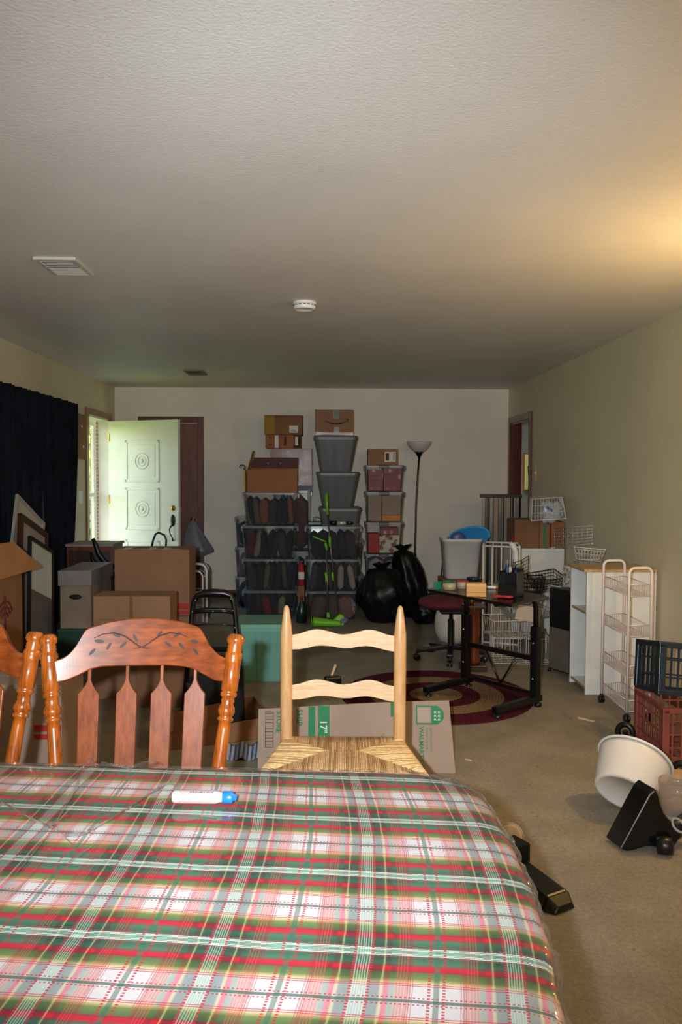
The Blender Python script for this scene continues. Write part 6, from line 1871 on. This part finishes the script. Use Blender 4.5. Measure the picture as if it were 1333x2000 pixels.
# ------------------------------------------------------------------ white slim rolling wire cart
t = thing('rolling_cart', 'slim white rolling cart with four wire baskets in front of the white shelf unit', 'cart', (1.85, 4.9, 0))
Pf0, Pf1 = Vector((1.757, 5.09, 0)), Vector((1.900, 5.12, 0)); Pn0, Pn1 = Vector((1.757, 4.66, 0)), Vector((1.900, 4.69, 0))
for (a_, b_) in ((Pf0, Pf1), (Pn0, Pn1)):
    r_ = .035; ht = .893
    u_ = (b_ - a_).normalized(); L_ = (b_ - a_).length
    path = [a_ + ez * .05, a_ + ez * (ht - r_)] + [a_ + u_ * (r_ - r_ * math.cos(q)) + ez * (ht - r_ + r_ * math.sin(q)) for q in [i * math.pi / 12 for i in range(1, 7)]] + \
           [b_ - u_ * (r_ - r_ * math.sin(q)) + ez * (ht - r_ + r_ * math.cos(q)) for q in [i * math.pi / 12 for i in range(0, 7)]] + [b_ + ez * .05]
    MB().tube(path, .0085, 10).build('frame', m_pinkwhite, t)
for z in (.795, .56, .325, .125):
    a, b = MB(), MB()
    wd_ = (Pf1 - Pf0)
    fw_ = (Pn0 - Pf0)
    Mx = Matrix((( wd_.x, fw_.x, 0, Pf0.x), (wd_.y, fw_.y, 0, Pf0.y), (0, 0, 1, 0), (0, 0, 0, 1)))
    def F_(u, v, zz_): return Pf0 + wd_ * u + fw_ * v + ez * zz_
    for zz_, rad in ((z, .0028), (z - .065, .0022)):
        c4 = [F_(.06, .03, zz_), F_(.94, .03, zz_), F_(.94, .97, zz_), F_(.06, .97, zz_)]
        for i in range(4): a.rod(c4[i], c4[(i + 1) % 4], rad, 6)
    n_ = 24
    for i in range(n_ + 1):
        v = .03 + .94 * i / n_
        b.tube([F_(.06, v, z), F_(.08, v, z - .065), F_(.92, v, z - .065), F_(.94, v, z)], .0014, 4, cap=False)
    for i in range(9):
        u = .06 + .88 * i / 8
        b.tube([F_(u, .03, z), F_(u, .04, z - .065), F_(u, .96, z - .065), F_(u, .97, z)], .0014, 4, cap=False)
    bk_ = a.build('basket', m_pinkwhite, t)
    o_ = b.build('wire_mesh', m_pinkwhite, bk_); o_['kind'] = 'stuff'
for p_ in (Pf0, Pf1, Pn0, Pn1):
    c_ = MB().rod(p_ + ez * .035, p_ + ez * .058, .010, 8)
    for s_ in (-1, 1): c_.lathe([(.008, -.005), (.024, -.005), (.024, .005), (.008, .005)], p_ + Vector((s_ * .009, 0, .0245)), 16, axis=(1, 0, 0))
    c_.build('caster', m_dark, t)

# ------------------------------------------------------------------ plastic crates
def crate(name, label, sx, sy, sz, m, M4, nx, nz, thick=.009, wide=False, cat='crate'):
    t = thing(name, label, cat, M4.to_translation(), rot=M4.to_euler())
    W2 = dict(world=False)
    hx, hy = sx / 2, sy / 2
    rim = .028
    for z0_, z1_, o_ in ((sz - rim, sz, .004), (0, rim * .8, 0)):
        b = MB()
        b.b2((-hx - o_, -hy - o_, z0_), (hx + o_, -hy + .008, z1_)).b2((-hx - o_, hy - .008, z0_), (hx + o_, hy + o_, z1_)).b2((-hx - o_, -hy + .008, z0_), (-hx + .008, hy - .008, z1_)).b2((hx - .008, -hy + .008, z0_), (hx + o_, hy - .008, z1_))
        b.build('rim', m, t, bevel=.002, **W2)
    for s1 in (-1, 1):
        for s2 in (-1, 1): MB().box((s1 * (hx - .014), s2 * (hy - .014), sz / 2), (.036, .036, sz - .02)).build('corner_post', m, t, bevel=.004, **W2)
    for side in range(4):
        b = MB()
        L_ = sx if side % 2 == 0 else sy
        off = (hy if side % 2 == 0 else hx) - .005
        sg = -1 if side < 2 else 1
        n_ = nx if side % 2 == 0 else nz[1]
        for i in range(1, n_):
            a_ = -L_ / 2 + L_ * i / n_
            ww = .010 if not wide or side % 2 == 0 else .026
            if side % 2 == 0: b.box((a_, sg * off, sz / 2), (ww, .006, sz - .03))
            else: b.box((sg * off, a_, sz / 2), (.006, ww, sz - .03))
        for j in range(1, nz[0]):
            z_ = sz * j / nz[0]
            if side % 2 == 0: b.box((0, sg * off, z_), (L_ - .03, .0055, .008))
            else: b.box((sg * off, 0, z_), (.0055, L_ - .03, .008))
        b.build('side_lattice', m, t, **W2)
    b = MB()
    for i in range(1, 8):
        b.box((-hx + sx * i / 8, 0, .006), (.008, sy - .02, .008)).box((0, -hy + sy * i / 8, .006), (sx - .02, .008, .0078))
    b.build('base_lattice', m, t, **W2)
    return t
Mr = Matrix.Translation((1.695 + .19, 4.00 + .20, .002)) @ Matrix.Rotation(R(-1.5), 4, 'Z')
crate('plastic_crate', 'brick red lattice crate on the carpet at the right edge, under the dark blue crate', .37, .40, .27, m_redcr, Mr, 8, (4, 7))
Mb = Matrix.Translation((1.655 + .17, 4.09, .318)) @ Matrix.Rotation(R(-2), 4, 'Z') @ Matrix.Rotation(R(-9), 4, 'X') @ Matrix.Rotation(R(5), 4, 'Y')
crate('plastic_crate', 'dark blue slotted crate tilted on top of the brick red crate', .37, .34, .255, m_navycr, Mb, 4, (3, 6), wide=True)
# luggage cart wheels
t = thing('luggage_cart', 'folded luggage cart with black wheels between the white bucket and the red crate', 'luggage cart', (1.66, 4.1, 0))
w0 = Vector((1.615, 4.30, .058)); w1 = Vector((1.60, 3.80, .045))
MB().tube(arc(w0, .043, 0, 2 * math.pi * 27 / 28, 27, (.75, -.5, 0), (0, 0, 1)), .015, 10, closed=True).build('wheel', m_dark, t)
MB().lathe([(.010, -.012), (.014, -.008), (.014, .008), (.010, .012)], w0, 12, axis=(.5, .75, 0)).build('hub', m_dark, t)
MB().rod(w0, Vector((1.66, 3.72, .075)), .007, 8).build('axle', M('olive_steel', (96, 92, 74), .4, .6), t)
MB().tube(arc((1.655, 3.70, .058), .043, 0, 2 * math.pi * 27 / 28, 27, (.75, -.5, 0), (0, 0, 1)), .015, 10, closed=True).build('wheel', m_dark, t)

# ------------------------------------------------------------------ white bucket lying tilted
axb = Vector((.50, .62, .60)).normalized()
rb, rt, hb = .122, .155, .172
lowz = rb * math.sqrt(1 - axb.z ** 2) + .002
cb = atZ(1219, 1550, lowz)
t = thing('bucket', 'white plastic bucket tipped on its side with its base toward the camera', 'bucket', (cb.x, cb.y, 0))
MB().lathe([(0, .006), (rb * .82, .006), (rb * .86, 0), (rb, .0), (rb + .002, .006), (rt - .006, hb - .02), (rt - .004, hb - .003), (rt - .012, hb - .003), (rb - .008, .012), (0, .012)], cb, 56, axis=axb, cap=False).build('body', m_bucket, t)
q_ = Vector((0, 0, 1)).rotation_difference(axb).to_matrix()
rimc = cb + axb * hb
MB().tube([rimc + q_ @ Vector((rt * math.cos(2 * math.pi * i / 56), rt * math.sin(2 * math.pi * i / 56), 0)) for i in range(56)], .0055, 8, closed=True).build('rim', m_white, t)

# ------------------------------------------------------------------ vacuum parts lying at the right
t = thing('vacuum_cleaner', 'black vacuum cleaner floor head standing on its edge in front of the bucket', 'vacuum cleaner', (1.17, 3.03, 0))
Yv = 3.03
P_ = [(1213, 1665), (1270, 1557), (1281, 1547), (1287, 1560), (1291, 1578), (1297, 1594), (1308, 1608), (1322, 1618), (1333, 1640), (1316, 1662), (1300, 1666), (1276, 1661), (1262, 1661), (1248, 1665), (1238, 1668), (1226, 1670)]
pts = [atY(x, y, Yv) for x, y in P_]
zmin = min(p_.z for p_ in pts)
pts = [p_ - Vector((0, 0, zmin - .002)) for p_ in pts]
dv = Vector((-.024, .105, 0))
n_ = len(pts)
MB().add(pts + [p_ + dv for p_ in pts], [tuple(range(n_)), tuple(range(2 * n_ - 1, n_ - 1, -1))] + [(i, n_ + i, n_ + (i + 1) % n_, (i + 1) % n_) for i in range(n_)]).build('housing', M('glossy_black_plastic', (14, 14, 15), .2, var=.1, vs=30), t, bevel=.007)
a_, b_ = pts[0] + Vector((.0, -.002, .004)), pts[1] + Vector((0, -.002, -.002))
MB().rod(a_, b_, .0022, 6).build('seam_strip', m_greywire, t, label='pale grey seam strip')
w_ = atY(1299, 1668, Yv - .02); w_.z = .034
MB().lathe([(.012, -.03), (.032, -.027), (.034, 0), (.032, .027), (.012, .03)], w_, 20, axis=(.8, -.4, .1)).build('wheel', m_dark, t)
e0 = atY(1305, 1635, Yv)
MB().tube([e0 + Vector((0, .05, -.01)), e0 + Vector((.05, .05, .01)), e0 + Vector((.11, .07, .04))], [.03, .032, .03], 14).build('neck', m_dark, t)
MB().tube(arc(atY(1326, 1612, Yv), .026, 0, 2 * math.pi * 23 / 24, 23, (.8, -.3, -.5), (.3, .5, .6)), .005, 8, closed=True).build('collar', m_greywire, t)
t = thing('dust_canister', 'clear cylindrical dust canister with brown dust inside at the right edge', 'vacuum cleaner', (1.42, 3.12, 0))
c_ = Vector((1.425, 3.22, .002))
MB().lathe([(.06, .0), (.07, .004), (.07, .075)], c_, 28).build('base', m_cardg, t)
MB().lathe([(.068, .076), (.072, .16), (.074, .20), (.069, .20), (.067, .16), (.063, .08)], c_, 28, cap=False).build('cup', clear('clear_dust_cup', (200, 180, 160), .25, .08), t)
MB().lathe([(.0, .08), (.058, .082), (.058, .12), (0, .125)], c_, 24).build('dust', M('brown_dust', (120, 84, 58), .95, var=.3, vs=40), t)
t = thing('tan_carton', 'small tan carton lying between the bucket and the canister', 'cardboard box', (1.47, 3.42, 0))
MB().box((1.50, 3.44, .075), (.17, .12, .145), (0, 0, R(-20))).build('body', m_card, t, bevel=.002)
MB().box((1.50, 3.44, .149), (.168, .118, .003), (0, 0, R(-20))).build('flap', m_edge, t)

# black nozzle and cup on the carpet beside the table
t = thing('vacuum_nozzle', 'black angular vacuum nozzle lying on the carpet beside the table edge', 'vacuum nozzle', (.74, 2.75, 0))
a_, b_ = atZ(1010, 1690, .06), atZ(1090, 1752, .035)
dirn = (b_ - a_); dirn.z = 0; dirn.normalize(); side = Vector((-dirn.y, dirn.x, 0))
def hexa(mb, a, b, w0_, h0_, w1_, h1_, za=0.002):
    vs = []
    for p_, w_, h_ in ((a, w0_, h0_), (b, w1_, h1_)):
        base = Vector((p_.x, p_.y, za))
        vs += [base - side * w_ / 2, base + side * w_ / 2, base + side * w_ * .35 + ez * h_, base - side * w_ * .35 + ez * h_]
    return mb.add(vs, [(0, 3, 2, 1), (4, 5, 6, 7), (0, 1, 5, 4), (1, 2, 6, 5), (2, 3, 7, 6), (3, 0, 4, 7)])
hexa(MB(), a_, b_, .11, .075, .13, .045).build('body', M('black_gloss_nozzle', (16, 15, 15), .25), t, bevel=.008)
hexa(MB(), b_, b_ + dirn * .035, .13, .045, .09, .02).build('mouth', m_dark, t, bevel=.004)
MB().box((a_.x + .005, a_.y + .05, .075), (.085, .07, .10), (0, 0, math.atan2(dirn.y, dirn.x))).build('joint', m_blackmatt, t, bevel=.006)
t = thing('clear_cup', 'small clear plastic cup lying on the carpet just past the table edge', 'cup', (.66, 2.95, 0))
c_ = atZ(992, 1650, .04)
MB().lathe([(.028, 0), (.036, .002), (.044, .09), (.042, .09), (.034, .006)], c_ + Vector((-.02, -.02, .008)), 24, axis=(.55, .8, .1), cap=False).build('body', clear('clear_cup_plastic', (220, 200, 180), .2, .05), t)
MB().tube([c_ + Vector((-.02, -.02, .008)) + Vector((.55, .8, .1)).normalized() * .09 + Vector((0, 0, 1)).rotation_difference(Vector((.55, .8, .1))).to_matrix() @ Vector((.044 * math.cos(i * math.pi / 12), .044 * math.sin(i * math.pi / 12), 0)) for i in range(24)], .002, 6, closed=True).build('rim', m_whitewire, t)
# wood scraps
for px, py, L_, an, lab in ((1146, 1407, .105, -48, 'pale wooden stick lying on the carpet left of the red crate'), (915, 1486, .035, -30, 'tiny pale wood chip on the carpet right of the printed cardboard')):
    p_ = atZ(px, py, 0)
    s_ = MB().box((p_.x, p_.y, .005), (L_, L_ * .17, .007), (0, 0, R(an))).build('wood_stick' if L_ > .05 else 'wood_chip', m_pineslat)
    tag(s_, lab, 'wood')
